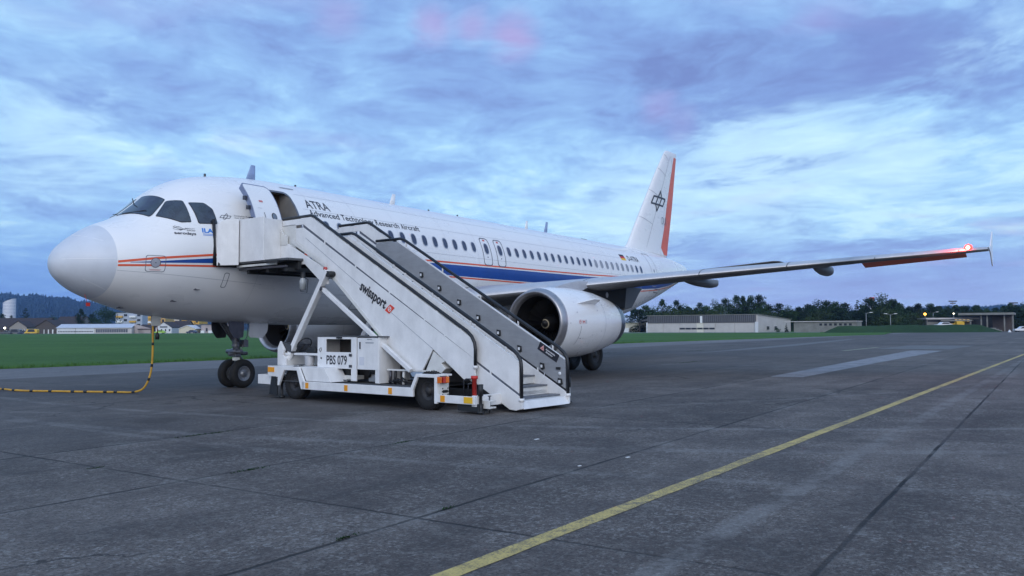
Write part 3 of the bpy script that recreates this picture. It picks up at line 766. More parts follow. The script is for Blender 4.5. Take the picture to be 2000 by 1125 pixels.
# engines ------------------------------------------------------------
def make_engine(s):
    ex, ey, ez = 11.2, s*5.75, 1.74
    o = (ex, ey, ez)
    prof = [(.10, .995), (.25, 1.035), (.6, 1.075), (1.1, 1.10), (1.7, 1.105), (2.4, 1.08), (3.1, 1.02), (3.6, .945), (3.95, .89), (4.2, .845)]
    b = M(); prof_d = []
    for (a, r), (a2, r2) in zip(prof, prof[1:]):
        prof_d += [(a+(a2-a)*k/3, r+(r2-r)*k/3) for k in range(3)]
    prof_d.append(prof[-1])
    b.lathe(prof_d, o, 'x', 64)
    e = part(b, 'engine_nacelle', WHITE)
    lip = [(.25, .80), (.15, .815), (.06, .85), (.01, .89), (0, .915), (.01, .945), (.05, .975), (.10, .996), (.17, 1.02), (.22, 1.031)]
    M().lathe(lip, (ex, ey, ez), 'x', 64).build('inlet_lip', mat('lip_metal', (.40, .39, .40), .33, metal=.75, var=.2, vscale=5, rvar=.15), e)
    M().lathe([(.25, .80), (.6, .795), (1.1, .81), (1.15, .80), (1.16, .0)], o, 'x', 48).build('inlet_duct', DUCT, e)
    f = M()
    for k in range(22):
        t = 2*math.pi*k/22; vs = []
        for i in range(6):
            r = .27+.52*i/5; tw = rad(28+32*i/5); ch = .12+.03*i/5
            c = Vector((0, math.cos(t), math.sin(t))); tg = Vector((0, -math.sin(t), math.cos(t)))
            for sg in (-1, 1): vs.append(Vector(o)+Vector((1.0, 0, 0))+c*r+(Vector((math.cos(tw), 0, 0))+tg*math.sin(tw))*ch*sg)
        f.add(vs, [(2*i, 2*i+1, 2*i+3, 2*i+2) for i in range(5)], 0, True)
    f.build('fan', FAN, e, fix=False)
    M().lathe([(.55, 0), (.57, .04), (.66, .12), (.80, .20), (.95, .26), (1.0, .27)], o, 'x', 32).build('spinner', mat('spinner_grey', (.014, .014, .015), .5, var=.1), e)
    sw = M(); pv_ = []
    for k in range(15):
        t = k/14*math.pi*1.6+1.2; a = .58+.16*k/14; r = .05+(.105)*k/14+.012
        for q in (0, .022): pv_.append(Vector(o)+Vector((a+q-.012, math.cos(t)*(r+q*1.1+.012), math.sin(t)*(r+q*1.1+.012))))
    sw.add(pv_, [(2*i, 2*i+1, 2*i+3, 2*i+2) for i in range(14)]); sw.build('spinner_swirl', mat('swirl_cream', (.5, .42, .28), .5), e, fix=False)
    M().lathe([(4.2, .838), (4.22, .825), (4.4, .795), (4.62, .755)], o, 'x', 64).build('nozzle', NOZ, e)
    M().lathe([(4.62, .758), (4.70, .745), (4.76, .725), (4.72, .70), (4.2, .70), (4.2, 0)], o, 'x', 64).build('nozzle_ring', BMET, e)
    # seams
    q = M(); q.lathe([(2.62, 1.069), (2.63, 1.069)], (ex, ey, ez), 'x', 64); q.lathe([(.23, 1.034), (.245, 1.037)], o, 'x', 64)
    q.build('cowl_seam', SEAM, e, fix=False)
    # strake on the inboard/outboard shoulder
    for sd in (-1, 1):
        t = rad(32); y0 = sd*math.cos(t); z0 = math.sin(t); k = M()
        c = Vector((0, y0, z0)); B = Vector(o)
        pts = [B+Vector((.95, 0, 0))+c*1.08, B+Vector((1.15, 0, 0))+c*1.17, B+Vector((1.65, 0, 0))+c*1.37, B+Vector((2.1, 0, 0))+c*1.37, B+Vector((2.15, 0, 0))+c*1.07]
        nrm = Vector((0, -c.z, c.y))*.012
        vs = [p+nrm for p in pts]+[p-nrm for p in pts]; k.add(vs, [tuple(range(5)), tuple(reversed(range(5, 10)))]+ring_faces(5)); 
        if sd == s or s < 0: k.build('strake', WHITE, e)
    # pylon: pale front, dark heat-shielded rear
    py = M(); hw = .19
    top = [(11.75, 2.72), (12.3, 2.88), (12.9, 3.0), (13.6, 3.10), (14.3, 3.12), (15.3, 3.0), (15.3, 2.95), (14.3, 2.90), (13.9, 2.78), (12.4, 2.72)]
    py.prism(top, ey-hw, ey+hw); py.build('pylon_front', SLAT, e, bevel=.06)
    dk = M(); dk.prism([(13.3, 2.70), (13.9, 2.86), (14.6, 2.98), (15.4, 3.12), (17.25, 3.05), (17.10, 2.28), (16.3, 2.30), (15.4, 2.42), (14.4, 2.62)], ey-.16, ey+.16); dk.build('pylon_rear', DGP, e)
    dk = M(); dk.prism([(17.25, 3.05), (18.7, 3.05), (18.4, 2.85), (17.75, 2.30), (17.10, 2.20)], ey-.14, ey+.14); dk.build('pylon_tail', WGREY, e, bevel=.03)
    # markings
    if s < 0:
        def on_cowl(vs, fs, a0, t0, mt, name):
            V = []
            for x, y in vs:
                a = a0+x; t = t0+y/1.09; r = 1.112
                for (p, q), (p2, q2) in zip(prof, prof[1:]):
                    if p <= a <= p2: r = q+(q2-q)*(a-p)/(p2-p)+.006
                V.append(Vector(o)+Vector((a, -r*math.cos(t), r*math.sin(t))))
            M().add(V, fs).build(name, mt, e, fix=False)
        mr = mat('cowl_red', (.50, .05, .04), .5)
        sq = lambda x0, x1, y0, y1: ([(x0, y0), (x1, y0), (x1, y1), (x0, y1)], [(0, 1, 2, 3)])
        ov = oval(0, 0, .05, .06, 16, 2); iv = oval(0, 0, .035, .045, 16, 2)
        on_cowl(ov+iv, ring_faces(16), .88, .02, mr, 'cowl_marking')
        on_cowl(*sq(.855, .905, -.008, .008), 0, .02, mr, 'cowl_marking')
        on_cowl(*sq(.965, .975, -.06, .06), 0, .02, mr, 'cowl_marking')
        on_cowl([(1.03, -.055), (1.055, -.055), (1.055, -.012), (1.14, -.012), (1.14, -.055), (1.165, -.055), (1.165, .055), (1.14, .055), (1.14, .014), (1.055, .014), (1.055, .055), (1.03, .055)], [(0, 1, 10, 11), (1, 2, 9, 10), (2, 3, 8, 9), (3, 4, 7, 8), (4, 5, 6, 7)], 0, .02, mr, 'cowl_marking')
        for k in range(5): on_cowl(*sq(1.2, 1.28, -.05+.025*k, -.04+.025*k), 0, .02, mat('cowl_grey', (.3, .3, .34), .5), 'cowl_marking')
        pts = [(.95-.10*(k/10)**2, -.12-.062*k) for k in range(11)]; vs = []
        for x, y in pts: vs += [(x, y), (x+.014, y)]
        on_cowl(vs, [(2*i, 2*i+1, 2*i+3, 2*i+2) for i in range(10)], 0, .02, DGREY, 'latch_line')
        for x, y, w in ((.9, -.52, .03), (1.0, -.52, .10), (1.18, -.52, .03), (1.6, -.45, .03), (1.7, -.42, .03), (.2, .30, .04), (.75, .28, .06), (2.1, .36, .05), (2.3, -.3, .05), (2.9, .2, .05), (.05+.3, -.05, .04)):
            on_cowl(*sq(x, x+w, y, y+.022), 0, .02, mat('cowl_grey', (.3, .3, .34), .5), 'cowl_marking')
        q = M().lathe([(0, .0), (.012, .115)], (15.71, ey-.17, 2.70), 'y', 24).build('pale_disc', mat('disc_grey', (.33, .33, .35), .5), e, fix=False)
    return e
make_engine(-1); make_engine(1)

# tail ---------------------------------------------------------------
def symfoil(xl, xt, t, z, n=10):
    c = xt-xl
    th = lambda u: t*.5*(2.969*math.sqrt(u)-1.26*u-3.516*u*u+2.843*u**3-1.015*u**4)
    a = [(u, th(u)) for u in ((1-math.cos(math.pi*i/n))/2 for i in range(n+1))]
    pts = a+[(u, -y) for u, y in a[-2:0:-1]]
    return [(xl+u*c, y, z) for u, y in pts]
# (z, leading x, hinge x, trailing x, thickness)
FS = [(5.55, 28.9, 33.9, 35.02, .50), (5.75, 29.35, 33.92, 35.10, .48), (6.02, 29.82, 33.96, 35.17, .46), (6.4, 30.15, 34.11, 35.26, .44), (7.15, 30.77, 34.46, 35.50, .42), (8.70, 32.12, 34.98, 35.95, .34), (10.25, 33.45, 35.60, 36.32, .26), (11.67, 34.80, 36.20, 36.66, .19), (11.86, 35.0, 36.28, 36.72, .10), (11.93, 35.4, 36.30, 36.7, .03)]
m = M(); m.loft([symfoil(a[1], a[3]-.0, a[4], a[0]) for a in FS]); fin = part(m, 'fin', WHITE)
def fin_y(x, z):
    for a, b in zip(FS, FS[1:]):
        if a[0] <= z <= b[0]:
            t = (z-a[0])/(b[0]-a[0]); q = [a[i]+(b[i]-a[i])*t for i in range(5)]
            u = min(1, max(0.0001, (x-q[1])/(q[3]-q[1])))
            return -(q[4]*.5*(2.969*math.sqrt(u)-1.26*u-3.516*u*u+2.843*u**3-1.015*u**4))
    return 0
for s in (1, -1):
    vs = []; zs = [5.72+.04*i for i in range(12)]+[6.25+.3*i for i in range(19)]
    r = M(); N = 6
    for z in zs:
        for a, b in zip(FS, FS[1:]):
            if a[0] <= z <= b[0]: t = (z-a[0])/(b[0]-a[0]); h, e = a[2]+(b[2]-a[2])*t, a[3]+(b[3]-a[3])*t
        h += max(0, (6.1-z))*1.7 if z < 6.1 else 0; h = min(h, e-.02)
        for k in range(N+1):
            x = h+(e-h)*k/N; vs.append((x, s*(fin_y(min(x, e-.001), z)-.006), z))
    r.add(vs, [(i*(N+1)+j, i*(N+1)+j+1, (i+1)*(N+1)+j+1, (i+1)*(N+1)+j) for i in range(len(zs)-1) for j in range(N)], 0, True)
    r.build('rudder', RED, fin, fix=False)
sm_ = star_emblem(lambda x, z: Vector((33.62+x, fin_y(33.62+x, 8.72+z)-.015, 8.72+z)), 2.0, .05)
sm_.build('emblem', DGREY, fin, fix=False)
vs, fs = fit_text('DLR', .85, .42, bold=-.01); vs, fs = slice2d(vs, fs, .1, 2)
M().add([(34.05+x, fin_y(34.05+x, 7.45+y)-.02, 7.45+y) for x, y in vs], fs).build('lettering', mat('lettering_pale', (.22, .23, .26), .5), fin, fix=False)
m = M()
def fline(a, b, w=.02, n=16):
    vs = []
    for i in range(n+1):
        t = i/n; x, z = a[0]+(b[0]-a[0])*t, a[1]+(b[1]-a[1])*t
        vs += [(x-w/2, fin_y(x, z)-.006, z), (x+w/2, fin_y(x, z)-.006, z+.0)]
    m.add(vs, [(2*i, 2*i+1, 2*i+3, 2*i+2) for i in range(n)])
fline((31.75, 5.95), (35.55, 11.6), .028)
for z in (7.35, 9.0, 10.4, 11.35):
    t = (z-5.95)/(11.6-5.95); xe = 31.75+3.8*t
    xl = next(a[1]+(b[1]-a[1])*(z+.25-a[0])/(b[0]-a[0]) for a, b in zip(FS, FS[1:]) if a[0] <= z+.25 <= b[0])
    vs = []
    for i in range(9):
        x = xl+.02+(xe-xl-.02)*i/8; zz = z+.25-.25*i/8*1.3
        vs += [(x, fin_y(x, zz)-.006, zz), (x, fin_y(x, zz)-.006, zz+.022)]
    m.add(vs, [(2*i, 2*i+1, 2*i+3, 2*i+2) for i in range(8)])
fline((34.15, 7.2), (34.7, 8.9), .012); fline((35.6, 11.6), (36.05, 11.0), .02)
m.build('fin_seam', SEAM, fin, fix=False)
for s in (-1, 1):
    m = M(); m.loft([[(x, s*y, z+q) for x, q, _ in symfoil(xl, xt, t, 0)] for y, z, xl, xt, t in ((.2, 4.40, 32.2, 36.0, .22), (1.5, 4.56, 33.0, 36.1, .20), (6.0, 5.13, 35.3, 36.75, .09), (6.22, 5.15, 35.6, 36.75, .04))])
    part(m, 'tailplane', WGREY)
part(M().lathe([(37.50, .17), (37.75, .14), (37.76, .11), (37.6, .10), (37.6, 0)], (0, 0, 4.93), 'x', 24), 'exhaust_cone', DMET)

# landing gear -------------------------------------------------------
def wheel_parts(parent, c, r, w, tw=TRIM, seg=48, out=-1, holes=0, loc0=True):
    """tyre and rim on a y axle"""
    x, y, z = c; h = w/2
    t = M().lathe([(-h*.72, r*.52), (-h*.98, r*.62), (-h, r*.78), (-h*.9, r*.90), (-h*.62, r*.98), (-h*.3, r), (-h*.29, r*.985), (-h*.22, r*.985), (-h*.2, r), (h*.2, r), (h*.22, r*.985), (h*.29, r*.985), (h*.3, r), (h*.62, r*.98), (h*.9, r*.90), (h, r*.78), (h*.98, r*.62), (h*.72, r*.52)], c, 'y', seg)
    to = t.build('tyre', RUB, parent)
    q = M().lathe([(-h*.74, r*.53), (-h*.80, r*.50), (-h*.55, r*.45), (-h*.45, r*.30), (-h*.5, r*.20), (-h*.85, r*.17), (-h*.9, r*.08), (-h*.9, 0)], c, 'y', 32)
    q.lathe([(h*.74, r*.53), (h*.80, r*.50), (h*.55, r*.45), (h*.45, r*.30), (h*.5, r*.20), (h*.85, r*.17), (h*.9, r*.08), (h*.9, 0)], c, 'y', 32)
    for k in range(9):
        a = 2*math.pi*k/9
        for sg in (-1, 1): q.tube([(x+r*.37*math.cos(a), y+sg*h*.46, z+r*.37*math.sin(a)), (x+r*.37*math.cos(a), y+sg*h*.58, z+r*.37*math.sin(a))], r*.035, 6)
    q.build('rim', tw, parent)
ng = M()
ng.tube([(5.0, 0, 1.9), (5.03, 0, 1.35), (5.05, 0, .95)], [.10, .105, .095], 16).tube([(5.05, 0, .98), (5.06, 0, .42)], .058, 14)
ng.tube([(5.06, -.34, .38), (5.06, .34, .38)], .045, 12)
ng.tube([(5.0, -.42, 1.0), (5.04, -.1, 1.0)], .0, 6) if False else None
ng.lathe([(-.30, .0), (-.30, .06), (-.1, .065), (-.1, .085), (.1, .085), (.1, .065), (.30, .06), (.30, 0)], (4.98, 0, .98), 'y', 14)   # steering cylinder
ng.lathe([(-.30, .0), (-.30, .05), (.30, .05), (.30, 0)], (5.10, 0, .92), 'x', 12)
ng.tube([(5.03, 0, 1.25), (4.55, 0, 1.85)], .05, 10).tube([(5.03, .12, 1.25), (4.62, .25, 1.85)], .03, 8).tube([(5.03, -.12, 1.25), (4.62, -.25, 1.85)], .03, 8)
ng.tube([(5.15, 0, .85), (5.36, 0, .66), (5.14, 0, .46)], .028, 8)                                        # torque link
ng.tube([(5.1, -.1, 1.0), (5.3, -.13, 1.4), (5.35, -.12, 1.8)], .014, 6).tube([(5.1, .08, .9), (5.2, .1, .6), (5.1, .06, .4)], .012, 6)
ng.box(5.17, 5.32, -.16, .02, 1.10, 1.30).box(4.93, 5.1, -.13, .13, .84, .90)
for z in (1.4, 1.15, .9): ng.lathe([(-.03, .12), (.03, .12)], (5.04, 0, z), 'z', 16)
ngo = part(ng, 'nose_gear', HYD, bevel=.006)
q = M().box(4.92, 5.06, -.13, .0, .74, .82); q.build('gear_placard', CREAM, ngo)
for s in (-1, 1):
    wheel_parts(ngo, (5.06, s*.24, .385), .385, .22, RIM)
    q = M(); q.lathe([(-.07, .0), (-.06, .05), (-.03, .062), (0, .064), (.005, .0)], (4.87, s*.14, 1.62), 'x', 16)
    q.build('taxi_light', LENS, ngo)
    q = M().tube([(4.88, s*.14, 1.62), (5.02, s*.05, 1.60)], .05, 10); q.build('lamp_housing', DMET, ngo)
    q = M().tube([(4.55, s*.34, 1.78), (4.62, s*.34, 1.4), (4.8, s*.34, 1.32), (4.95, s*.32, 1.40)], .0, 4) if False else M().prism(rounded([(4.50, 1.80), (4.52, 1.55), (4.68, 1.34), (4.98, 1.36), (5.0, 1.8)], .06, 3), s*.36-.012, s*.36+.012)
    q.build('gear_door', DMET, ngo)
q = M().prism(rounded([(5.26, 1.80), (5.22, 1.36), (5.70, 1.34), (5.86, 1.52), (5.88, 1.80)], .09, 4), -.30, -.275); q.build('gear_door', mat('gear_door_white', (.50, .51, .53), .5, var=.1), ngo)
for s in (-1, 1):
    mg = M()
    mg.tube([(17.2, s*3.55, 2.9), (17.55, s*3.72, 1.9), (17.66, s*3.78, 1.25)], [.17, .16, .15], 16).tube([(17.66, s*3.78, 1.3), (17.7, s*3.79, .55)], .085, 14)
    mg.tube([(17.71, s*3.30, .585), (17.71, s*4.28, .585)], .07, 12)
    mg.tube([(17.6, s*3.7, 1.7), (17.3, s*2.3, 2.2)], .07, 10).tube([(17.85, s*3.79, 1.2), (18.1, s*3.79, .9), (17.83, s*3.79, .62)], .035, 8)
    mgo = part(mg, 'main_gear', HYD)
    M().prism(rounded([(16.9, 2.7), (17.1, 1.3), (17.6, 1.0), (18.1, 1.3), (18.2, 2.7)], .1, 3), s*4.30-.02, s*4.30+.02).build('gear_door', WGREY, mgo)
    for yy in (3.79-.46, 3.79+.46): wheel_parts(mgo, (17.71, s*yy, .585), .585, .40, TRIM)
# open ground-power hatch below the nose with its plug
m = M().box(2.42, 2.66, -.13, -.115, 1.68, 1.93); part(m, 'ground_power_hatch', mat('hatch_cream', (.50, .50, .47), .5, var=.1))

# ================================================================== BOARDING STAIRS (x away from the aircraft, y across, z up)
A_ = rad(5.576)
ST = empty('boarding_stairs', (4.506, -6.0, 0), math.atan2(-math.cos(A_), -math.sin(A_)))
tag(ST, 'white self-propelled boarding stairs with black handrails parked against the open front door', 'boarding stairs')
def sp(m, name, mt, parent=None, bevel=.006, **kw): return m.build(name, mt, parent or ST, bevel=bevel, **kw)
SL = -0.556
def railz(s): return 4.23+SL*(s+1.66)             # upper handrail
def lrailz(s): return 3.722+SL*(s+.315)           # lower handrail
def nose(s): return .46-.5625*(s-3.94)            # stair nosings

# chassis
for sd in (-1, 1):
    m = M().box(-1.12, 2.30, sd*1.5-.025, sd*1.5+.025, .25, .425); sk = sp(m, 'side_skirt', TW)
    for s in (-1.0, -.03+.35, 1.68): M().box(s, s+.10, sd*1.53-.006, sd*1.53+.006, .275, .40).build('amber_reflector', AMBER, sk)
    # front wheel arch
    y0, y1 = sd*1.5-.025, sd*1.5+.025
    arch = [(-2.42, .74), (-2.42, .50), (-2.10, .50), (-2.10, .30), (-1.99, .30), (-1.80, .655), (-1.33, .655), (-1.17, .25), (-1.07, .25), (-1.07, .43), (-1.26, .74)]
    a = sp(M().prism(arch, y0, y1), 'front_wheel_arch', TW)
    M().box(-2.40, -2.16, sd*1.53-.006, sd*1.53+.006, .60, .71).build('amber_reflector', AMBER, a)
    sp(M().prism([(-1.26, .735), (-.45, .735), (-.22, .43), (-1.07, .43)], sd*1.46, sd*.98), 'wheel_fairing', TW)
    sp(M().box(-2.42, -1.26, min(sd*1.47, sd*.9), max(sd*1.47, sd*.9), .70, .735), 'fender_top', TW)
    arch = [(2.30, .25), (2.30, .425), (2.45, .70), (3.02, .70), (3.02, .15), (2.95, .15), (2.95, .64), (2.50, .64), (2.37, .38), (2.37, .25)]
    sp(M().prism(arch, y0, y1), 'rear_wheel_arch', TW)
    sp(M().box(2.45, 3.02, min(sd*1.47, sd*1.1), max(sd*1.47, sd*1.1), .665, .70), 'fender_top', TW)
    sp(M().box(3.0, 3.03, min(sd*1.47, sd*1.2), max(sd*1.47, sd*1.2), .30, .665), 'rear_mudguard', TW2)
    rb = sp(M().box(3.02, 3.98, y0, y1, .18, .325), 'rear_beam', TW)
    M().box(3.12, 3.23, sd*1.53-.006, sd*1.53+.006, .195, .315).build('amber_reflector', AMBER, rb)
    M().box(3.72, 3.93, sd*1.53-.006, sd*1.53+.006, .20, .315).build('amber_plate', mat('amber_plate', (.78, .45, .02), .4, var=.1), rb)
    tl = sp(M().box(3.03, 3.06, min(sd*1.46, sd*1.27), max(sd*1.46, sd*1.27), .53, .67), 'tail_lamp', BLK)
    M().box(3.06, 3.12, min(sd*1.45, sd*1.37), max(sd*1.45, sd*1.37), .54, .66).build('red_lens', TAIL, tl, bevel=.008)
    M().box(3.06, 3.12, min(sd*1.365, sd*1.28), max(sd*1.365, sd*1.28), .54, .66).build('orange_lens', TAILO, tl, bevel=.008)
    M().box(3.03, 3.12, sd*1.505-.02, sd*1.505+.02, .54, .66).build('side_lens', TAILO, tl, bevel=.008)
    # front low step
    sp(M().box(-2.95, -2.12, min(sd*1.42, sd*1.39), max(sd*1.42, sd*1.39), .30, .52), 'front_step_side', TW)
    # mud flap and jack at each end
    sp(M().prism([(-2.28, .50), (-2.02, .50), (-2.05, .07), (-2.36, .09)], sd*1.525, sd*1.50), 'mud_flap', BLK)
    for s in (-2.04, 4.02):
        j = sp(M().lathe([(.02, .0), (.02, .07), (.05, .07), (.06, .03), (.34, .03), (.34, .05), (.55, .05), (.55, 0)], (s, sd*1.40, 0), 'z', 14), 'support_jack', BLK, bevel=0)
sp(M().box(-2.96, -2.93, -1.42, 1.42, .30, .52), 'front_bumper', TW)
sp(M().box(-2.93, -2.12, -1.39, 1.39, .46, .475), 'front_step', DECK)
sp(M().box(-2.20, 2.36, -1.46, 1.46, .395, .41), 'deck', DECK)
sp(M().box(-2.1, 3.9, -.55, -.43, .22, .37).box(-2.1, 3.9, -.43, .43, .28, .34).box(-2.1, 3.9, .43, .55, .22, .37), 'chassis_frame', BLK)
sp(M().box(3.86, 3.98, -1.47, 1.47, .14, .34), 'rear_crossbeam', TW)
for sd in (-1, 1):
    sp(M().box(3.5, 4.02, sd*1.46, sd*1.20, .05, .19), 'rear_flap', BLK)
sp(M().lathe([(.34, .0), (.34, .045), (.64, .045), (.64, .065), (.70, .065), (.70, .0)], (3.85, -1.38, 0), 'z', 14), 'red_jack_leg', REDP, bevel=0)
hc = sp(M().tube([(3.60, -1.40, .33), (3.60, -1.40, .60), (3.66, -1.40, .64), (3.78, -1.40, .64)], .012, 6), 'jack_handle', DMET, bevel=0)
sp(M().tube([(3.68, -1.36, .33), (3.68, -1.36, .54), (3.78, -1.36, .56)], .012, 6), 'jack_handle', DMET, bevel=0)
tb = sp(M().box(3.98, 4.16, -1.30, -1.12, .10, .13).box(3.98, 4.16, -1.30, -1.12, .22, .25).box(3.98, 4.16, -1.32, -1.30, .10, .25), 'towing_bracket', TW2)
M().tube([(4.08, -1.22, .02), (4.08, -1.22, .33)], .014, 8).lathe([(.32, .035), (.335, .035)], (4.08, -1.22, 0), 'z', 12).build('towing_pin', DMET, tb)
wheels = []
for s in (-1.56, 2.66):
    for sd in (-1, 1):
        r = .372
        c = (s, sd*1.30, r)
        tmp = M().lathe([(-.10, r*.50), (-.12, r*.62), (-.13, r*.80), (-.11, r*.94), (-.07, r), (.07, r), (.11, r*.94), (.13, r*.80), (.12, r*.62), (.10, r*.50)], c, 'y', 44)
        for k in range(40):                      # shoulder lugs
            a = 2*math.pi*k/40
            for q in (-1, 1):
                p0 = Vector((s+r*.93*math.cos(a), sd*1.30+q*.115, r+r*.93*math.sin(a))); p1 = Vector((s+r*1.008*math.cos(a), sd*1.30+q*.06, r+r*1.008*math.sin(a)))
                tmp.tube([p0, p1], .012, 4, sq=True)
        w = tmp.build('wheel', RUB, ST)
        q = M().lathe([(sd*.09, r*.52), (sd*.10, r*.48), (sd*.04, r*.40), (sd*.03, r*.26), (sd*.07, r*.22), (sd*.11, r*.16), (sd*.12, 0)], c, 'y', 28)
        for k in range(6):
            a = 2*math.pi*k/6; q.tube([(s+r*.33*math.cos(a), sd*1.30+sd*.03, r+r*.33*math.sin(a)), (s+r*.33*math.cos(a), sd*1.30+sd*.06, r+r*.33*math.sin(a))], .012, 6)
        q.build('rim', TRIM, w)
sp(M().box(-2.3, -.6, -.9, .9, .40, .70), 'engine_cover', BLK)

# driver's stand at the front
cs = sp(M().prism([(-2.62, .735), (-2.62, 1.14), (-2.52, 1.30), (-2.36, 1.10), (-2.42, .98), (-2.30, .90), (-2.30, .735)], -1.12, -1.07), 'console_panel', TW)
sp(M().prism([(-2.60, 1.14), (-2.50, 1.28), (-2.16, 1.20), (-2.16, 1.02)], -1.065, -.55), 'control_console', mat('console_dark', (.06, .063, .07), .5, var=.2))
sp(M().prism([(-2.62, .735), (-2.62, 1.12), (-2.30, 1.0), (-2.30, .735)], -1.06, -.50), 'console_base', TW2)
sw = sp(M().tube([(-1.95+.17*math.cos(2*math.pi*k/24)*.55, -.85+.19*math.sin(2*math.pi*k/24), 1.22+.17*math.cos(2*math.pi*k/24)*.85) for k in range(25)], .016, 8), 'steering_wheel', BLK, bevel=0)
M().tube([(-1.95, -.85, 1.22), (-2.2, -.85, 1.0)], .022, 8).tube([(-1.95, -1.03, 1.22), (-1.95, -.67, 1.22)], .012, 6).build('steering_column', BLK, sw)
sp(M().prism([(-1.66, 1.03), (-1.60, 1.17), (-1.30, 1.15), (-1.28, 1.03)], -1.05, -.62), 'driver_seat', BLK, bevel=.03)
sp(M().box(-2.0, -1.12, -1.10, -.4, .98, 1.03), 'seat_shelf', TW)
sp(M().box(-1.98, -1.14, -.75, -.70, .735, .98), 'rear_panel', TW2)
sp(M().lathe([(0, .10), (.22, .12), (.24, .08), (.24, 0)], (-1.55, -1.0, .74), 'z', 14), 'fluid_tank', mat('tank_translucent', (.45, .45, .46), .4, var=.2), bevel=0)

# machinery cabinet with the fleet number
y = -1.10
cab = sp(M().box(-1.14, -1.10, y, y+.95, .45, 1.40), 'machinery_cabinet', TW)
def cp(x0, x1, z0, z1, mt=TW, name='cabinet_panel', t=.03, dy=0.0): return M().box(x0, x1, y+dy, y+dy+t, z0, z1).build(name, mt, cab, bevel=.004)
cp(-1.10, -.84, .45, 1.40); cp(-.84, .20, 1.355, 1.40); cp(.02, .20, .45, 1.355); dr = cp(-.84, .02, .71, 1.07, name='number_door', dy=-.012)
cp(-.84, .02, .45, .47, DECK)
M().box(-1.14, 1.0, y, y+.95, 1.40, 1.425).build('cabinet_top', DECK, cab)
M().box(-1.09, .96, y+.60, y+.62, .45, 1.40).build('cabinet_back', mat('cabinet_inside', (.10, .09, .085), .8, var=.3), cab)
d2 = cp(.24, .90, .71, 1.385, mt=TW, name='cabinet_door', dy=-.008)
M().box(.90, .93, y, y+.9, .43, 1.40).build('cabinet_side', TW, cab); M().box(.80, .90, y, y+.05, .43, .71).build('cabinet_post', TW, cab, bevel=.004)
M().box(.31, .345, y-.02, y-.005, 1.15, 1.30).build('door_handle', DMET, d2)
M().box(.30, .46, y-.0095, y-.0085, .80, .98).build('paper_notice', mat('notice_paper', (.62, .63, .68), .7, var=.1), d2)
for x0, z0, w_, h_ in ((.50, 1.27, .26, .022), (.55, 1.345, .16, .018)): M().box(x0, x0+w_, y-.0095, y-.0085, z0, z0+h_).build('small_notice', SEAM, d2)
vs, fs = fit_text('PBS 079', .70, .19, bold=.022)
M().add([(-.80+x, y-.0145, .80+z) for x, z in vs], fs).build('fleet_number', SIGNB, dr, fix=False)
for z in (.74, .98):
    M().box(-.03, .06, y-.02, y-.013, z, z+.06).build('hinge', DMET, dr)
for x0, z0 in ((-1.0, .93), ): M().lathe([(0, 0), (-.0, .022), (-.012, .02), (-.012, 0)], (x0, y, z0), 'y', 10).build('key_switch', BLK, cab)
M().tube([(-1.03, y-.004, 1.16), (-1.06, y-.01, 1.12), (-1.03, y-.01, 1.06), (-.99, y-.01, 1.11), (-1.0, y-.006, 1.17)], .005, 5).build('key_cord', BLK, cab)
M().box(-.45, -.28, y-.03, y, 1.37, 1.40).build('handle_bar', BLK, cab)
M().box(-.7, -.0, y+.1, y+.4, .47, .56).build('battery_tray', TW2, cab, bevel=.01)
M().box(-.6, -.2, y+.15, y+.45, .56, .72).build('battery', BLK, cab, bevel=.01)
M().box(.45, .75, y+.12, y+.35, .44, .60).build('pump_body', mat('pump_grey', (.35, .36, .37), .45, metal=.4, var=.3), cab, bevel=.02)
M().tube([(.5, y+.1, .55), (.6, y+.06, .68), (.75, y+.08, .69)], .03, 8).build('hose', BLK, cab)
for k, (x0, z0) in enumerate(((1.05, .42), (1.2, .42), (1.45, .42))):
    M().tube([(x0, -.9, z0), (x0+.02, -.9, .72)], .03, 8).build('hydraulic_valve', (DMET, BLK, TW2)[k], cab)
M().tube([(1.35, -.88, .46), (1.42, -.9, .55), (1.5, -.9, .72)], .012, 6).build('red_hose', REDP, cab)
for k in range(4): M().tube([(1.0+.13*k, -.85, .44), (1.1+.13*k, -.98, .48+.03*k), (1.3+.1*k, -.9, .47), (1.5+.1*k, -.7, .5)], .018, 6).build('hose', BLK, cab)
M().box(1.0, 2.35, -.95, -.90, .70, .735).build('frame_rail', TW2, cab, bevel=.004)
M().box(.95, 2.4, .2, .9, .42, .95).build('hydraulic_tank', mat('cabinet_inside', (.10, .09, .085), .8), cab, bevel=.02)
for k in (0, 1): M().lathe([(0, .07), (.10, .08), (.12, .05), (.16, .05), (.17, 0)], (.45+.28*k, -.62, 1.425), 'z', 12).build('filler_cap', (TW, BLK)[k], cab)
for k in range(3): M().tube([(-2+.3*k, -.3, .75), (-1.0+.1*k, -.2, .9), (.3, -.1, .8)], .03, 6).build('hose', BLK, cab)

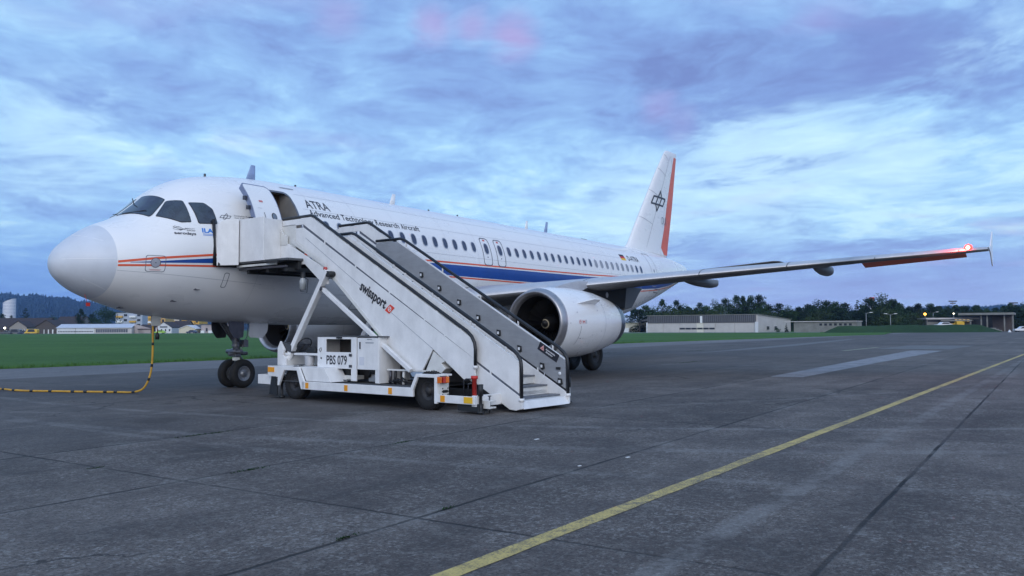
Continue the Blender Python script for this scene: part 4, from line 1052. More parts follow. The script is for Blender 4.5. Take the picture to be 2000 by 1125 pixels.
# lifting struts
for sd in (-1, 1):
    q = sp(M().tube([(-2.28, sd*1.0, 1.0), (-.92, sd*1.0, 2.90)], .062, sq=True), 'lifting_strut', TW, bevel=.008)
    M().tube([(-2.52, sd*1.0, .68), (-2.26, sd*1.0, 1.02)], .075, 14).lathe([(-.02, .11), (.02, .11)], (-2.30, sd*1.0, 1.0), 'z', 14).build('strut_foot', TW, q)
    q = sp(M().tube([(-1.10, sd*1.0, 2.50), (1.78, sd*1.0, .72)], .042, sq=True), 'diagonal_brace', TW, bevel=.006)
    M().tube([(-1.10, sd*1.06, 2.50), (-1.10, sd*.94, 2.50)], .05, 12).build('brace_pin', DMET, q)
q = sp(M().lathe([(-.03, .0), (-.03, .042), (.03, .042), (.03, 0)], (-.98, -1.02, 2.95), 'y', 16), 'red_warning_lamp', mat('lamp_red', (.50, .06, .05), .25, var=.1, coat=.3), bevel=0)
sp(M().tube([(-.86, -1.06, 2.82), (-.86, -.84, 2.82)], .07, 14), 'pivot_pin', BLK, bevel=0)
sp(M().tube([(-.95, -.7, 2.80), (1.55, -.7, 1.15)], .05, 12), 'hydraulic_ram', mat('ram_chrome', (.5, .5, .52), .25, metal=.8, var=.2), bevel=0)
sp(M().tube([(-.95, .7, 2.80), (1.55, .7, 1.15)], .05, 12), 'hydraulic_ram', mat('ram_chrome', (.5, .5, .52), .25), bevel=0)

# upper flight
HU = .865
uf = empty('upper_flight', (0, 0, 0)); uf.parent = ST
def up(m, name, mt, bevel=.005): return m.build(name, mt, uf, bevel=bevel)
def slotz(s): return railz(s)-.455 - .0
for sd in (-1, 1):
    y0, y1 = sd*HU-.02, sd*HU+.02
    # infill panel between rail and slot
    up(M().prism([(-2.79, 4.20), (-1.68, 4.20), (3.36, railz(3.36)-.06), (3.40, 1.30), (3.40, .995), (-1.98, slotz(-1.98)+.10), (-2.79, slotz(-1.98)+.10)], y0, y1), 'side_panel', TW)
    st_ = up(M().prism([(-2.35, 3.66), (-2.35, 3.98), (-1.98, slotz(-1.98)+.03), (3.40, slotz(3.40)+.03), (3.42, .62), (3.36, .585), (3.12, .585), (2.28, 1.165), (1.96, .69), (1.62, .69), (-1.12, 3.0)], y0-.008*sd, y1-.008*sd), 'stringer_plate', TW)
    # the shadow gap between them with its spacers
    up(M().prism([(-2.0, slotz(-2.0)+.02), (-2.0, slotz(-2.0)+.12), (3.40, slotz(3.40)+.12), (3.40, slotz(3.40)+.02)], y0+.012, y1-.012), 'slot_backing', mat('slot_grey', (.10, .11, .14), .6, var=.1), bevel=0)
    for s in (-1.18, -.10, 1.0, 2.05, 2.62):
        z = slotz(s); up(M().box(s-.02, s+.02, y0-.002, y1+.002, z+.03, z+.10), 'spacer', TW, bevel=0)
    # fold seam across the plate
    up(M().prism([(-1.9, slotz(-1.9)-.185), (-1.9, slotz(-1.9)-.175), (2.28, 1.175+.0), (2.28, 1.165)], y0-.012*sd if sd > 0 else y0+.004, y1-.002), 'plate_seam', SEAM, bevel=0)
    hr = up(M().tube([(-2.80, sd*HU, 4.245), (-1.72, sd*HU, 4.245), (-1.60, sd*HU, 4.21), (3.20, sd*HU, railz(3.20)), (3.32, sd*HU, railz(3.32)-.03), (3.40, sd*HU, 1.30), (3.42, sd*HU, 1.18), (3.42, sd*HU, .86)], .034, 10), 'handrail', HRAIL, bevel=0)
    for s in (-1.55, -.35, .60, 1.50, 2.40, 3.05):
        M().tube([(s, sd*HU, railz(s)-.15), (s, sd*HU, railz(s))], .018, 8).build('rail_post', TW, hr)
    M().tube([(3.42, sd*HU, .86), (3.42, sd*HU, .80)], .045, 10).build('rail_socket', TW, hr)
    # lower flange of the stringer seen from below
    up(M().prism([(-2.30, 3.60), (-2.30, 3.68), (-1.12, 3.02), (1.62, .72), (1.60, .66), (-1.15, 2.93)], y0, y0-.07*sd), 'stringer_flange', TW2)
for k in range(16):
    s = 3.3-.32*k; z = nose(s)+.075
    if z > 3.22: break
    up(M().box(s-.30, s+.0, -.80, .80, z-.03, z), 'tread', TREAD); up(M().box(s-.02, s, -.80, .80, z-.17, z-.03), 'riser', TW2, bevel=0)
up(M().prism([(-1.15, 2.78), (-1.15, 2.93), (3.3, .60), (3.3, .52)], -.80, .80), 'soffit', TW2)
sp(M().prism([(2.05, .70), (2.28, 1.12), (2.62, .93), (2.50, .88), (2.62, .78), (2.42, .62), (2.30, .74)], -.86, -.60), 'lift_bracket', TW2)
# lettering on the stringer plate
ang = math.atan(SL); ca, sa = math.cos(ang), math.sin(ang)
def on_plate(vs, fs, s0, z0, nm, mt, off=.004, ang_=None):
    c_, s_ = (ca, sa) if ang_ is None else (math.cos(ang_), math.sin(ang_))
    M().add([(s0+x*c_-y_*s_, -HU-.022+.008-off-.002, z0+x*s_+y_*c_) for x, y_ in vs], fs).build(nm, mt, uf, fix=False)
vs, fs = fit_text('swissport', .93, .215, bold=.028)
on_plate(vs, fs, .03, 2.455, 'operator_lettering', SIGNB)
on_plate([(0, 0), (.16, 0), (.25, .19), (.09, .19)], [(0, 1, 2, 3)], .855, 1.975, 'red_emblem', mat('emblem_red', (.72, .06, .03), .45, var=.05))
sv = oval(.125, .095, .052, .055, 14, 2); si = oval(.125, .095, .036, .039, 14, 2)
on_plate(sv+si, ring_faces(14), .855, 1.975, 'emblem_mark', SIGNW, .007); on_plate([(.09, .06), (.11, .06), (.16, .13), (.14, .13)], [(0, 1, 2, 3)], .855, 1.975, 'emblem_mark', SIGNW, .007)

# lower flight, telescoped inside the upper
HL = .749
lf = empty('lower_flight', (0, 0, 0)); lf.parent = ST
def lo(m, name, mt, bevel=.005): return m.build(name, mt, lf, bevel=bevel)
for sd in (-1, 1):
    y0, y1 = sd*HL-.018, sd*HL+.018
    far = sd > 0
    pz = lambda s: lrailz(s)-.155                 # panel top edge
    bz = lambda s: lrailz(s)-.62-.11              # panel bottom edge
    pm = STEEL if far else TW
    pa = lo(M().prism([(-1.25, pz(-.5)+.0), (-.5, pz(-.5)), (4.40, pz(4.40)), (4.42, .90), (4.42, bz(4.42)), (-1.25, bz(-1.25))], y0, y1), 'side_panel', pm)
    M().prism([(-.5, pz(-.5)-.0), (-.5, pz(-.5)+.025), (4.42, pz(4.42)+.025), (4.42, pz(4.42))], y0-.004, y1+.004).build('panel_cap', TW, pa)
    lo(M().prism([(-1.25, bz(-1.25)-.05), (4.42, bz(4.42)-.05), (4.50, .20), (4.50, .08), (4.36, .04), (4.20, .05), (-1.3, nose(-1.3)-.33)], y0-.012, y1+.012), 'stringer', TW)
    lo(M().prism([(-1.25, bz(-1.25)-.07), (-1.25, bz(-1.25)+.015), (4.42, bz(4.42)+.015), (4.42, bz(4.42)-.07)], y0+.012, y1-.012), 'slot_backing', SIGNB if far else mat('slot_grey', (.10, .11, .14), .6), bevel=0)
    for s in (-.2, .9, 2.0, 3.1, 3.72): lo(M().box(s-.018, s+.018, y0-.002, y1+.002, bz(s)-.06, bz(s)+.02), 'spacer', TW, bevel=0)
    hr = lo(M().tube([(-1.25, sd*HL, 3.735), (-.40, sd*HL, 3.735), (-.27, sd*HL, 3.70), (4.24, sd*HL, lrailz(4.24)), (4.37, sd*HL, lrailz(4.37)-.03), (4.45, sd*HL, .97), (4.465, sd*HL, .86), (4.465, sd*HL, .27)], .034, 10), 'handrail', HRAIL, bevel=0)
    for s in (-.20, 1.0, 2.15, 3.2, 4.1):
        M().tube([(s, sd*HL, pz(s)), (s, sd*HL, lrailz(s))], .018, 8).build('rail_post', TW, hr)
    M().tube([(4.465, sd*HL, .27), (4.465, sd*HL, .21)], .055, 12).build('rail_socket', TW, hr)
    # inner skirt beside the steps
    lo(M().prism([(-1.0, bz(-1.0)-.035), (4.42, bz(4.42)-.035), (4.48, .09), (4.2, .09), (-1.0, nose(-1.0)-.25)], sd*(HL-.03), sd*(HL-.055)), 'step_skirt', TW)
for k in range(15):
    s = 4.30-.32*k; z = nose(s)
    if z > 3.1: break
    lo(M().box(s-.29, s+.02, -.69, .69, z-.032, z), 'tread', TREAD); lo(M().prism([(s-.02, z-.034), (s+.0, z-.034), (s+.0, z-.17), (s-.02, z-.17)], -.69, .69), 'riser', TW2, bevel=0)
lo(M().prism([(4.30, .22), (4.42, .21), (4.52, .07), (4.40, .05)], -.73, .73), 'bottom_plate', TW)
lo(M().prism([(-1.2, 2.75), (-1.2, 2.90), (4.2, .12), (4.2, .07)], -.68, .68), 'soffit', DMET)
# step lamps and signs on the inner face of the far panel
yy = HL-.018
for s, z in ((.35, 2.83), (.93, 2.50), (1.54, 2.16), (2.11, 1.81), (2.69, 1.48), (3.26, 1.15), (3.85, .80), (4.30, .50)):
    a = lo(M().prism([(s-.055, z-.03), (s-.055, z+.075), (s+.045, z+.055), (s+.055, z-.055), (s, z-.075)], yy-.03, yy), 'step_lamp', BLK)
    M().box(s-.03, s+.02, yy-.045, yy-.03, z-.03, z+.03).build('lamp_lens', LENS, a, bevel=.006)
sg = lo(M().prism([(3.80, 1.30), (4.28, 1.03), (4.20, .88), (3.72, 1.15)], yy-.008, yy), 'warning_sign', SIGNB, bevel=0)
def sgp(vs, fs, x0, z0, nm, mt): M().add([(x0+x*ca-y_*sa, yy-.010, z0+x*sa+y_*ca) for x, y_ in vs], fs).build(nm, mt, sg, fix=False)
sgp([(0, 0), (.11, 0), (.055, .10)], [(0, 1, 2)], 3.79, 1.165, 'warning_triangle', mat('tri_pink', (.75, .40, .38), .5)); sgp([(.03, .012), (.08, .012), (.055, .06)], [(0, 1, 2)], 3.79, 1.165, 'triangle_core', REDP)
for k in (0, 1):
    vs, fs = fit_text(('Automatische', 'Bewegung')[k], (.26, .19)[k], .034, bold=.02); sgp(vs, fs, 3.935-.03*k*0, 1.135-.055*k, 'sign_lettering', SIGNW)
lo(M().box(4.20, 4.30, yy-.03, yy, .74, .79), 'switch_box', BLK); lo(M().lathe([(0, 0), (0, .038), (-.012, .038), (-.012, 0)], (4.28, yy, .66), 'y', 18), 'round_plate', LENS, bevel=0)
sp(M().tube([(3.92, .70, .66), (3.90, .68, .52), (3.84, .66, .44), (3.80, .66, .30)], .006, 5), 'lamp_wire', LENS, bevel=0)

# platform at the door
PF = sp(M().box(-3.95, -1.90, -1.38, 1.38, 3.18, 3.235), 'platform_floor', DECK)
pl_ = M().box(-3.88, -2.80, -1.415, -1.385, 3.22, 4.27).build('near_screen', TW, PF, bevel=.01)
M().box(-2.83, -2.80, -1.385, -.86, 3.22, 4.23).build('outer_screen', TW, PF, bevel=.006)
M().box(-3.88, -2.80, 1.385, 1.415, 3.22, 4.27).build('far_screen', TW, PF, bevel=.01); M().box(-2.83, -2.80, .86, 1.385, 3.22, 4.23).build('outer_screen', TW, PF, bevel=.006)
sp(M().prism([(-2.80, 3.62), (-2.50, 3.62), (-1.05, 2.93), (-.98, 2.60), (-1.16, 2.60), (-1.85, 3.10), (-2.80, 3.14)], -.935, -.895), 'support_beam', TW)
sp(M().prism([(-2.42, 3.66), (-2.34, 3.72), (-1.06, 3.05), (-1.05, 2.97)], -.945, -.93), 'beam_flange', TW2)
M().prism([(-2.79, 3.60), (-2.79, 4.0), (-2.66, 3.86), (-2.52, 3.82), (-2.52, 3.60)], -.95, -.915).build('fold_panel', TW2, PF, bevel=.006)
# sliding screen that folds round to the fuselage
def flap(y_in, y_out, s_in, s_out, nm, mt, z0, z1, t=.03, rnd=.26, par=None):
    e1 = Vector((s_out-s_in, y_out-y_in, 0)); L = e1.length; e1.normalize(); n_ = Vector((-e1.y, e1.x, 0))*t
    p = [(0, z0), (L, z0-.02), (L, z1-rnd), (L-rnd*.08, z1-rnd*.6), (L-rnd*.35, z1-rnd*.22), (L-rnd, z1), (0, z1)]
    V = [Vector((s_in, y_in, 0))+e1*a+Vector((0, 0, b)) for a, b in p]
    k = len(V); return M().add(V+[q+n_ for q in V], [tuple(range(k)), tuple(reversed(range(k, 2*k)))]+ring_faces(k)).build(nm, mt, par or PF, bevel=.008)
fl_ = flap(-1.43, -1.86, -3.80, -4.07, 'folding_screen', TW, 3.15, 4.28)
M().tube([(-4.09, -1.90, 3.13), (-4.12, -1.92, 4.26)], .04, 10).build('rubber_edge', SEAL, fl_)
M().tube([(-3.80, -1.44, 3.2), (-3.80, -1.44, 4.24)], .018, 8).build('screen_hinge', DMET, fl_)
flap(1.43, 1.75, -3.80, -4.05, 'folding_screen', TW, 3.15, 4.28)
sp(M().tube([(-4.06, -1.85, 3.16), (-4.02, 0, 3.16), (-4.0, 1.7, 3.16)], .06, 10), 'door_bumper', SEAL, bevel=0)
# tracks beneath the platform
ub = BLK
for z0, a, b, mt in ((3.10, -4.0, -2.4, TW2), (3.02, -3.9, -2.0, DMET)):
    sp(M().box(a, b, -1.36, -1.30, z0, z0+.05), 'platform_beam', mt)
for yb in (-1.0, -.3, .4, 1.1): sp(M().box(-3.9, -1.95, yb-.05, yb+.05, 2.98, 3.17), 'floor_joist', ub)
for s in (-3.6, -2.8, -2.1): sp(M().box(s-.05, s+.05, -1.3, 1.3, 2.93, 3.02), 'cross_member', ub)
M().box(-2.80, -2.28, -.885, -.86, 3.22, 4.08).build('recess_panel', TW2, PF)
M().box(-2.66, -2.2, -1.43, -1.41, 3.13, 3.20).build('grille', BLK, PF)
sp(M().tube([(-2.0, -.86, 2.92), (-1.98, -.86, 2.80), (-2.08, -.86, 2.72), (-2.10, -.86, 2.48), (-1.86, -.86, 2.44), (-1.82, -.86, 2.74), (-1.96, -.86, 2.80)], .008, 5), 'hose_loop', BLK, bevel=0)
fl2 = sp(M().lathe([(2.50, 0), (2.50, .07), (2.70, .085), (2.80, .05), (2.90, .04)], (-1.96, -.9, 0), 'z', 14), 'work_lamp', mat('lamp_glass', (.35, .37, .38), .15, var=.3), bevel=0)
M().lathe([(2.78, .06), (2.92, .06), (2.92, 0)], (-1.96, -.9, 0), 'z', 12).build('lamp_cap', BLK, fl2)

# ================================================================== GROUND
def asphalt():
    m = bpy.data.materials.new('apron_asphalt'); m.use_nodes = True; g = G(m.node_tree); p = g.n['Principled BSDF']
    co = g.new('ShaderNodeTexCoord').outputs['Object']; x, y, z = g.sep(co)
    flat = g.comb(x, y, 0.0)
    n1 = g.noise(flat, 0.11, 5, 0.6); n2 = g.noise(flat, 0.9, 6, 0.65); n3 = g.noise(flat, 9.0, 5, 0.7); n4 = g.noise(flat, 34.0, 3, 0.8)
    st_ = g.noise(g.comb(g.m('MULTIPLY', x, 0.12), g.m('MULTIPLY', y, 1.1), 3.0), 1.0, 5, 0.6)
    f = g.m('ADD', g.m('ADD', g.m('MULTIPLY', n1, .34), g.m('MULTIPLY', n2, .26)), g.m('ADD', g.m('MULTIPLY', n3, .16), g.m('MULTIPLY', st_, .24)))
    c = g.ramp(f, [(0.39, (0.041, 0.0325, 0.0285)), (0.47, (0.074, 0.060, 0.053)), (0.53, (0.110, 0.092, 0.081)), (0.62, (0.168, 0.145, 0.130))])
    # exposed stone chips
    vo = g.new('ShaderNodeTexVoronoi', feature='F1'); g.put(vo.inputs['Vector'], flat); vo.inputs['Scale'].default_value = 30
    chip = g.m('MULTIPLY', g.step(vo.outputs['Distance'], 0.42, 0.22), g.step(g.sep(vo.outputs['Color'])[0], 0.55, 0.98))
    c = g.mix(g.m('MULTIPLY', chip, g.m('ADD', .18, g.m('MULTIPLY', g.step(n2, .40, .62), .50))), c, (0.30, 0.285, 0.26))
    nm_ = g.noise(flat, 3.4, 6, 0.8); c = g.mix(g.m('MULTIPLY', g.step(nm_, .50, .64), .35), c, (0.19, 0.178, 0.160)); c = g.mix(g.m('MULTIPLY', g.step(nm_, .46, .34), .45), c, (0.028, 0.025, 0.022))
    c = g.mix(g.m('MULTIPLY', g.step(n4, 0.52, 0.36), 0.80), c, (0.016, 0.015, 0.014))
    n5 = g.noise(flat, 15.0, 5, 0.85); c = g.mix(g.m('MULTIPLY', g.step(n5, 0.50, 0.62), g.m('ADD', .25, g.m('MULTIPLY', g.step(n2, .42, .6), .45))), c, (0.24, 0.235, 0.22))
    # each slab is a slightly different grey
    sx = g.m('FLOOR', g.m('DIVIDE', g.m('ADD', x, 4.3), 7.65)); sy = g.m('FLOOR', g.m('DIVIDE', g.m('ADD', y, 1.55), 3.17))
    wn = g.new('ShaderNodeTexWhiteNoise', noise_dimensions='2D'); g.put(wn.inputs['Vector'], g.comb(sx, sy, 0.0))
    c = g.mix(1.0, c, g.ramp(wn.outputs['Value'], [(0.0, (.86,)*3), (1.0, (1.20,)*3)]), 'MULTIPLY')
    # darker, browner band beneath and beside the aircraft
    wob = g.m('MULTIPLY', g.m('SUBTRACT', n1, .5), 6.0)
    dk = g.m('MULTIPLY', g.step(g.m('ADD', y, wob), -9.5, -5.5), g.m('SUBTRACT', 1.0, g.step(y, 9.5, 10.5)))
    c = g.mix(g.m('MULTIPLY', dk, 0.42), c, (0.056, 0.052, 0.053))
    pale = g.m('MULTIPLY', g.step(g.m('ADD', y, g.m('MULTIPLY', wob, .05)), 9.7, 10.2), 1.0)
    c = g.mix(g.m('MULTIPLY', pale, 0.35), c, (0.22, 0.225, 0.24))
    # joints
    wj = g.m('MULTIPLY', g.m('SUBTRACT', g.noise(flat, 1.3, 4, .6), .5), .045)
    def joint(q, base, step, w, dn):
        t = g.m('MULTIPLY', g.m('ABSOLUTE', g.m('SUBTRACT', g.m('FRACT', g.m('ADD', g.m('DIVIDE', g.m('SUBTRACT', g.m('ADD', q, wj), base), step), .5)), .5)), step)
        return g.m('SUBTRACT', 1.0, g.step(t, w*.4, w)), t
    jy, ty = joint(y, -1.55, 3.17, .030, 0); jx, tx = joint(x, -4.3, 7.65, .026, 1)
    var = g.step(g.noise(flat, .35, 4, .6), .40, .60)
    jv = g.m('ADD', .50, g.m('MULTIPLY', var, .55))
    jj = g.m('MULTIPLY', g.m('MAXIMUM', jy, jx), jv, clamp=True)
    halo = g.m('MULTIPLY', g.m('SUBTRACT', 1.0, g.step(ty, .03, .22)), g.m('MULTIPLY', g.step(n2, .50, .62), .36))
    c = g.mix(halo, c, (0.20, 0.195, 0.185))
    c = g.mix(jj, c, (0.006, 0.006, 0.006))
    ve = g.new('ShaderNodeTexVoronoi', feature='DISTANCE_TO_EDGE'); g.put(ve.inputs['Vector'], g.vm('ADD', flat, g.comb(g.m('MULTIPLY', n2, 1.2), g.m('MULTIPLY', g.noise(g.vm('ADD', flat, (7, 3, 0)), 1.1, 5, .6), 1.2), 0.0))); ve.inputs['Scale'].default_value = .21
    cr_ = g.m('MULTIPLY', g.step(ve.outputs['Distance'], .0050, .0018), g.step(g.noise(flat, .17, 3, .5), .50, .60)); c = g.mix(g.m('MULTIPLY', cr_, .85), c, (0.010, 0.009, 0.008))
    stn = g.m('MULTIPLY', g.step(g.noise(g.vm('ADD', flat, (31, 17, 0)), .55, 4, .55), .62, .72), .5); c = g.mix(stn, c, (0.030, 0.026, 0.023))
    # pale curved tyre tracks
    tr = None
    for cx, cy, r, w, a in ((28, -1.5, 28.2, .13, .5), (26, -2.5, 28.3, .15, .42), (30, -7.5, 32.4, .10, .35), (22, 8, 25.5, .12, .3)):
        dd = g.m('ABSOLUTE', g.m('SUBTRACT', g.vm('LENGTH', g.comb(g.m('SUBTRACT', x, cx), g.m('SUBTRACT', y, cy), 0.0)), r))
        k = g.m('MULTIPLY', g.m('SUBTRACT', 1.0, g.step(dd, w*.5, w*1.4)), a)
        tr = k if tr is None else g.m('MAXIMUM', tr, k)
    ln = g.m('MULTIPLY', g.m('SUBTRACT', 1.0, g.step(g.m('ABSOLUTE', g.m('ADD', g.m('ADD', y, 16.62), g.m('MULTIPLY', x, .022))), .05, .16)), .55)
    tr = g.m('MULTIPLY', g.m('MAXIMUM', tr, ln), g.step(g.m('ADD', g.m('MULTIPLY', n2, .6), g.m('MULTIPLY', n3, .4)), .40, .56))
    c = g.mix(g.m('MULTIPLY', tr, .7), c, (0.23, 0.225, 0.215))
    g.put(p.inputs['Base Color'], c)
    g.put(p.inputs['Roughness'], g.m('ADD', .62, g.m('MULTIPLY', n2, .35))); p.inputs['Specular IOR Level'].default_value = .35
    b = g.new('ShaderNodeBump'); b.inputs['Strength'].default_value = .55; b.inputs['Distance'].default_value = .012
    h = g.m('SUBTRACT', g.m('ADD', g.m('MULTIPLY', n4, .6), g.m('MULTIPLY', n5, .5)), g.m('MULTIPLY', jj, 1.0)); g.put(b.inputs['Height'], h); g.l.new(b.outputs[0], p.inputs['Normal'])
    return m
def grassmat(name, c1, c2, c3):
    m = bpy.data.materials.new(name); m.use_nodes = True; g = G(m.node_tree); p = g.n['Principled BSDF']
    co = g.new('ShaderNodeTexCoord').outputs['Object']
    n1 = g.noise(co, .06, 5, .6); n2 = g.noise(co, 1.2, 6, .7); n3 = g.noise(co, 14, 4, .7)
    f = g.m('ADD', g.m('MULTIPLY', n1, .4), g.m('ADD', g.m('MULTIPLY', n2, .35), g.m('MULTIPLY', n3, .25)))
    g.put(p.inputs['Base Color'], g.ramp(f, [(.36, c1), (.5, c2), (.64, c3)])); p.inputs['Roughness'].default_value = .9; p.inputs['Specular IOR Level'].default_value = .15
    b = g.new('ShaderNodeBump'); b.inputs['Strength'].default_value = .8; b.inputs['Distance'].default_value = .08; g.put(b.inputs['Height'], n3); g.l.new(b.outputs[0], p.inputs['Normal'])
    return m
ASPH = asphalt()
GRASS = grassmat('meadow_grass', (.034, .084, .020), (.056, .130, .030), (.086, .172, .044))
GRASSD = grassmat('bank_grass', (.012, .032, .010), (.020, .050, .015), (.032, .072, .022))
LAND = grassmat('far_land', (.02, .04, .018), (.03, .055, .022), (.05, .07, .03))
ground = M().add([(-12000, -12000, -.02), (12000, -12000, -.02), (12000, 12000, -.02), (-12000, 12000, -.02)], [(0, 1, 2, 3)]).build('ground', LAND, None, fix=False)
tag(ground, kind='structure')
apron = M().add([(-120, -260, 0), (420, -260, 0), (420, 60, 0), (-120, 60, 0)], [(0, 1, 2, 3)]).build('apron', ASPH, None, fix=False)
tag(apron, kind='structure')
# meadow: a raised, ragged-edged sheet
ed = [(-300, 17.3), (68, 17.4), (127, 13.0), (160, 9.6), (168, 9.6)]
def edge_y(x):
    for a, b in zip(ed, ed[1:]):
        if a[0] <= x <= b[0]: return a[1]+(b[1]-a[1])*(x-a[0])/(b[0]-a[0])
    return ed[-1][1]
R_ = random.Random(3); xs = []; x = -300
while x < 168:
    xs.append(x); x += .12 if -5 < x < 45 else (.5 if -40 < x < 168 else 6)
m = M(); n0 = len(xs); rows = []
jit = [R_.uniform(-.07, .07) for _ in xs]
big = [sum(math.sin(x*k+q)*a for k, q, a in ((.9, 1, .05), (2.3, 4, .04), (.21, 2, .10))) for x in xs]
for r_, (dy, z) in enumerate(((-.02, .0), (.02, .055), (.3, .10), (3, .10), (700, .10))):
    for i, x in enumerate(xs):
        e = edge_y(x)+big[i]+jit[i]*(1 if r_ < 3 else 0)
        rows.append((x, e+dy if r_ < 4 else 700, z+(R_.uniform(-.02, .03) if r_ in (1, 2) else 0)))
m.add(rows, [(r_*n0+i, r_*n0+i+1, (r_+1)*n0+i+1, (r_+1)*n0+i) for r_ in range(4) for i in range(n0-1)], 0, True)
m.add([(168, 9.6, .10), (600, 62, .10), (600, 700, .10), (168, 700, .10)], [(0, 1, 2, 3)])
tag(m.build('grass_field', GRASS, None, fix=False), kind='structure')
# tufts along the meadow edge
m = M()
for k in range(2600):
    x = R_.uniform(-6, 70); y = edge_y(x)+R_.uniform(-.12, .25); h = R_.uniform(.05, .16); a = R_.uniform(0, 6.28); w = .02
    m.add([(x-w*math.cos(a), y-w*math.sin(a), .03), (x+w*math.cos(a), y+w*math.sin(a), .03), (x+R_.uniform(-.06, .06), y+R_.uniform(-.06, .06), .06+h)], [(0, 1, 2)])
tag(m.build('edge_grass', GRASS, None, fix=False), 'ragged grass blades along the near edge of the green airfield', 'grass', kind='stuff')
# weeds in the slab joints
m = M()
for cx, cy, L, n_ in ((-3.5, -11.12, .45, 90), (-.9, -11.1, .6, 80), (-1.6, -7.95, .8, 110), (-1.95, -7.95, .5, 60), (-5.1, -14.2, .35, 60), (-3.9, -14.22, .25, 30), (-4.35, -9.5, .25, 30), (18.0, 1.4, 2.5, 60), (12.5, -1.6, 2.0, 50), (26, -4.8, 3, 60), (36, 4.8, 4, 90), (44, 1.6, 5, 90), (60, 4.8, 7, 90)):
    for k in range(n_):
        x = cx+R_.gauss(0, L*.25); y = cy+R_.gauss(0, .014); h = R_.uniform(.006, .022)*(1 if x < 10 else 1.5); a = R_.uniform(0, 6.28); w = R_.uniform(.004, .010)*(1 if x < 10 else 3)
        tx, ty = x+R_.uniform(-.04, .04), y+R_.uniform(-.04, .04)
        m.add([(x-w*math.cos(a), y-w*math.sin(a), .002), (x+w*math.cos(a), y+w*math.sin(a), .002), (tx, ty, h)], [(0, 1, 2)])
tag(m.build('joint_weeds', GRASSD, None, fix=False), 'small green weeds growing in the joints of the apron slabs', 'weeds', kind='stuff')

def wornpaint(name, col, hide, scale=7):
    m = bpy.data.materials.new(name); m.use_nodes = True; g = G(m.node_tree); p = g.n['Principled BSDF']
    co = g.new('ShaderNodeTexCoord').outputs['Object']
    n1 = g.noise(co, scale, 6, .75); n2 = g.noise(co, .8, 4, .6); n3 = g.noise(co, 60, 3, .7)
    c = g.ramp(n1, [(.35, tuple(q*.68 for q in col)), (.62, col)])
    f = g.m('ADD', g.m('MULTIPLY', n3, .5), g.m('ADD', g.m('MULTIPLY', n2, .25), g.m('MULTIPLY', n1, .25)))
    c = g.mix(g.m('MULTIPLY', g.step(f, hide+.10, hide-.02), .8), c, (.075, .075, .078))
    g.put(p.inputs['Base Color'], c); p.inputs['Roughness'].default_value = .7
    b = g.new('ShaderNodeBump'); b.inputs['Strength'].default_value = .4; b.inputs['Distance'].default_value = .01; g.put(b.inputs['Height'], n3); g.l.new(b.outputs[0], p.inputs['Normal'])
    return m
YEL = wornpaint('line_yellow', (.56, .42, .13), .44)
CONC = wornpaint('pale_concrete', (.26, .26, .275), .42, 1.5)
CONC2 = wornpaint('pale_concrete_faint', (.14, .135, .13), .44, 1.5)
def sheet(pts, z, name, mt):
    return tag(M().add([(x, y, z) for x, y in pts], [tuple(range(len(pts)))]).build(name, mt, None, fix=False), kind='structure')
def longline(x0, y0, x1, y1, w, z, name, mt, seg=80, j=.006):
    vs = []
    for i in range(seg+1):
        t = i/seg; x = x0+(x1-x0)*t**1.6; y = y0+(y1-y0)*(x-x0)/(x1-x0)
        vs += [(x, y-w/2+R_.uniform(-j, j), z), (x, y+w/2+R_.uniform(-j, j), z)]
    return tag(M().add(vs, [(2*i, 2*i+2, 2*i+3, 2*i+1) for i in range(seg)]).build(name, mt, None, fix=False), kind='structure')
longline(-9, -15.31, 170, -21.6, .155, .004, 'yellow_line', YEL, 200)
sheet([(16.9, -11.06), (17.0, -12.05), (30, -12.2), (49.8, -12.6), (50.0, -10.75), (33, -10.9)], .004, 'pale_concrete_strip', CONC)
sheet([(53, -8.0), (65.5, -8.6), (66, -13.2), (54, -12.6)], .004, 'pale_concrete_patch', CONC2)
sheet([(47, -6.9), (58, -7.2), (58, -7.55), (47, -7.25)], .004, 'faded_line', wornpaint('line_faded', (.36, .36, .22), .46))
sheet([(36, -.4), (100, 3.2), (100, 2.2), (60, -.6)], .004, 'pale_taxiway_band', CONC2)
for k, (x, y, s) in enumerate(((.30, -12.55, .05), (-.5, -14.35, .04), (-1.35, -14.15, .03))):
    o = M().prism([(x, y), (x+s*1.6, y-s*.3), (x+s*1.9, y+s*.5), (x+s*.2, y+s*.7)], .004, .009, axis='z').build('paper_scrap', PAPER)
    tag(o, ('white paper scrap lying alone on the apron right of the stairs foot', 'small white scrap lying in a dark slab joint, farther from the stairs', 'tiniest white scrap beside the dark slab joint, closer to the viewer')[k], 'litter', 'litter on the apron')

# ------------------------------------------------------------------ ground power cable
cb = [(2.54, 0, 1.78), (2.54, .0, 1.5), (2.55, .01, 1.1), (2.55, .03, .75), (2.52, .05, .48), (2.46, .10, .25), (2.40, .22, .10), (2.32, .50, .035), (2.22, .90, .03), (2.0, 1.45, .03), (1.72, 2.10, .03), (1.5, 2.75, .03), (1.29, 3.26, .03), (1.16, 3.9, .035), (1.1, 4.44, .05), (.95, 5.2, .03), (.6, 6.4, .03), (.1, 8.0, .03), (-.4, 10.5, .03)]
def smooth(P, k=6):
    P = [Vector(p) for p in P]; out = []
    for i in range(len(P)-1):
        p0, p1, p2, p3 = P[max(i-1, 0)], P[i], P[i+1], P[min(i+2, len(P)-1)]
        for j in range(k):
            t = j/k; out.append(.5*((2*p1)+(p2-p0)*t+(2*p0-5*p1+4*p2-p3)*t*t+(3*p1-p0-3*p2+p3)*t**3))
    return out+[P[-1]]
cs_ = smooth(cb)
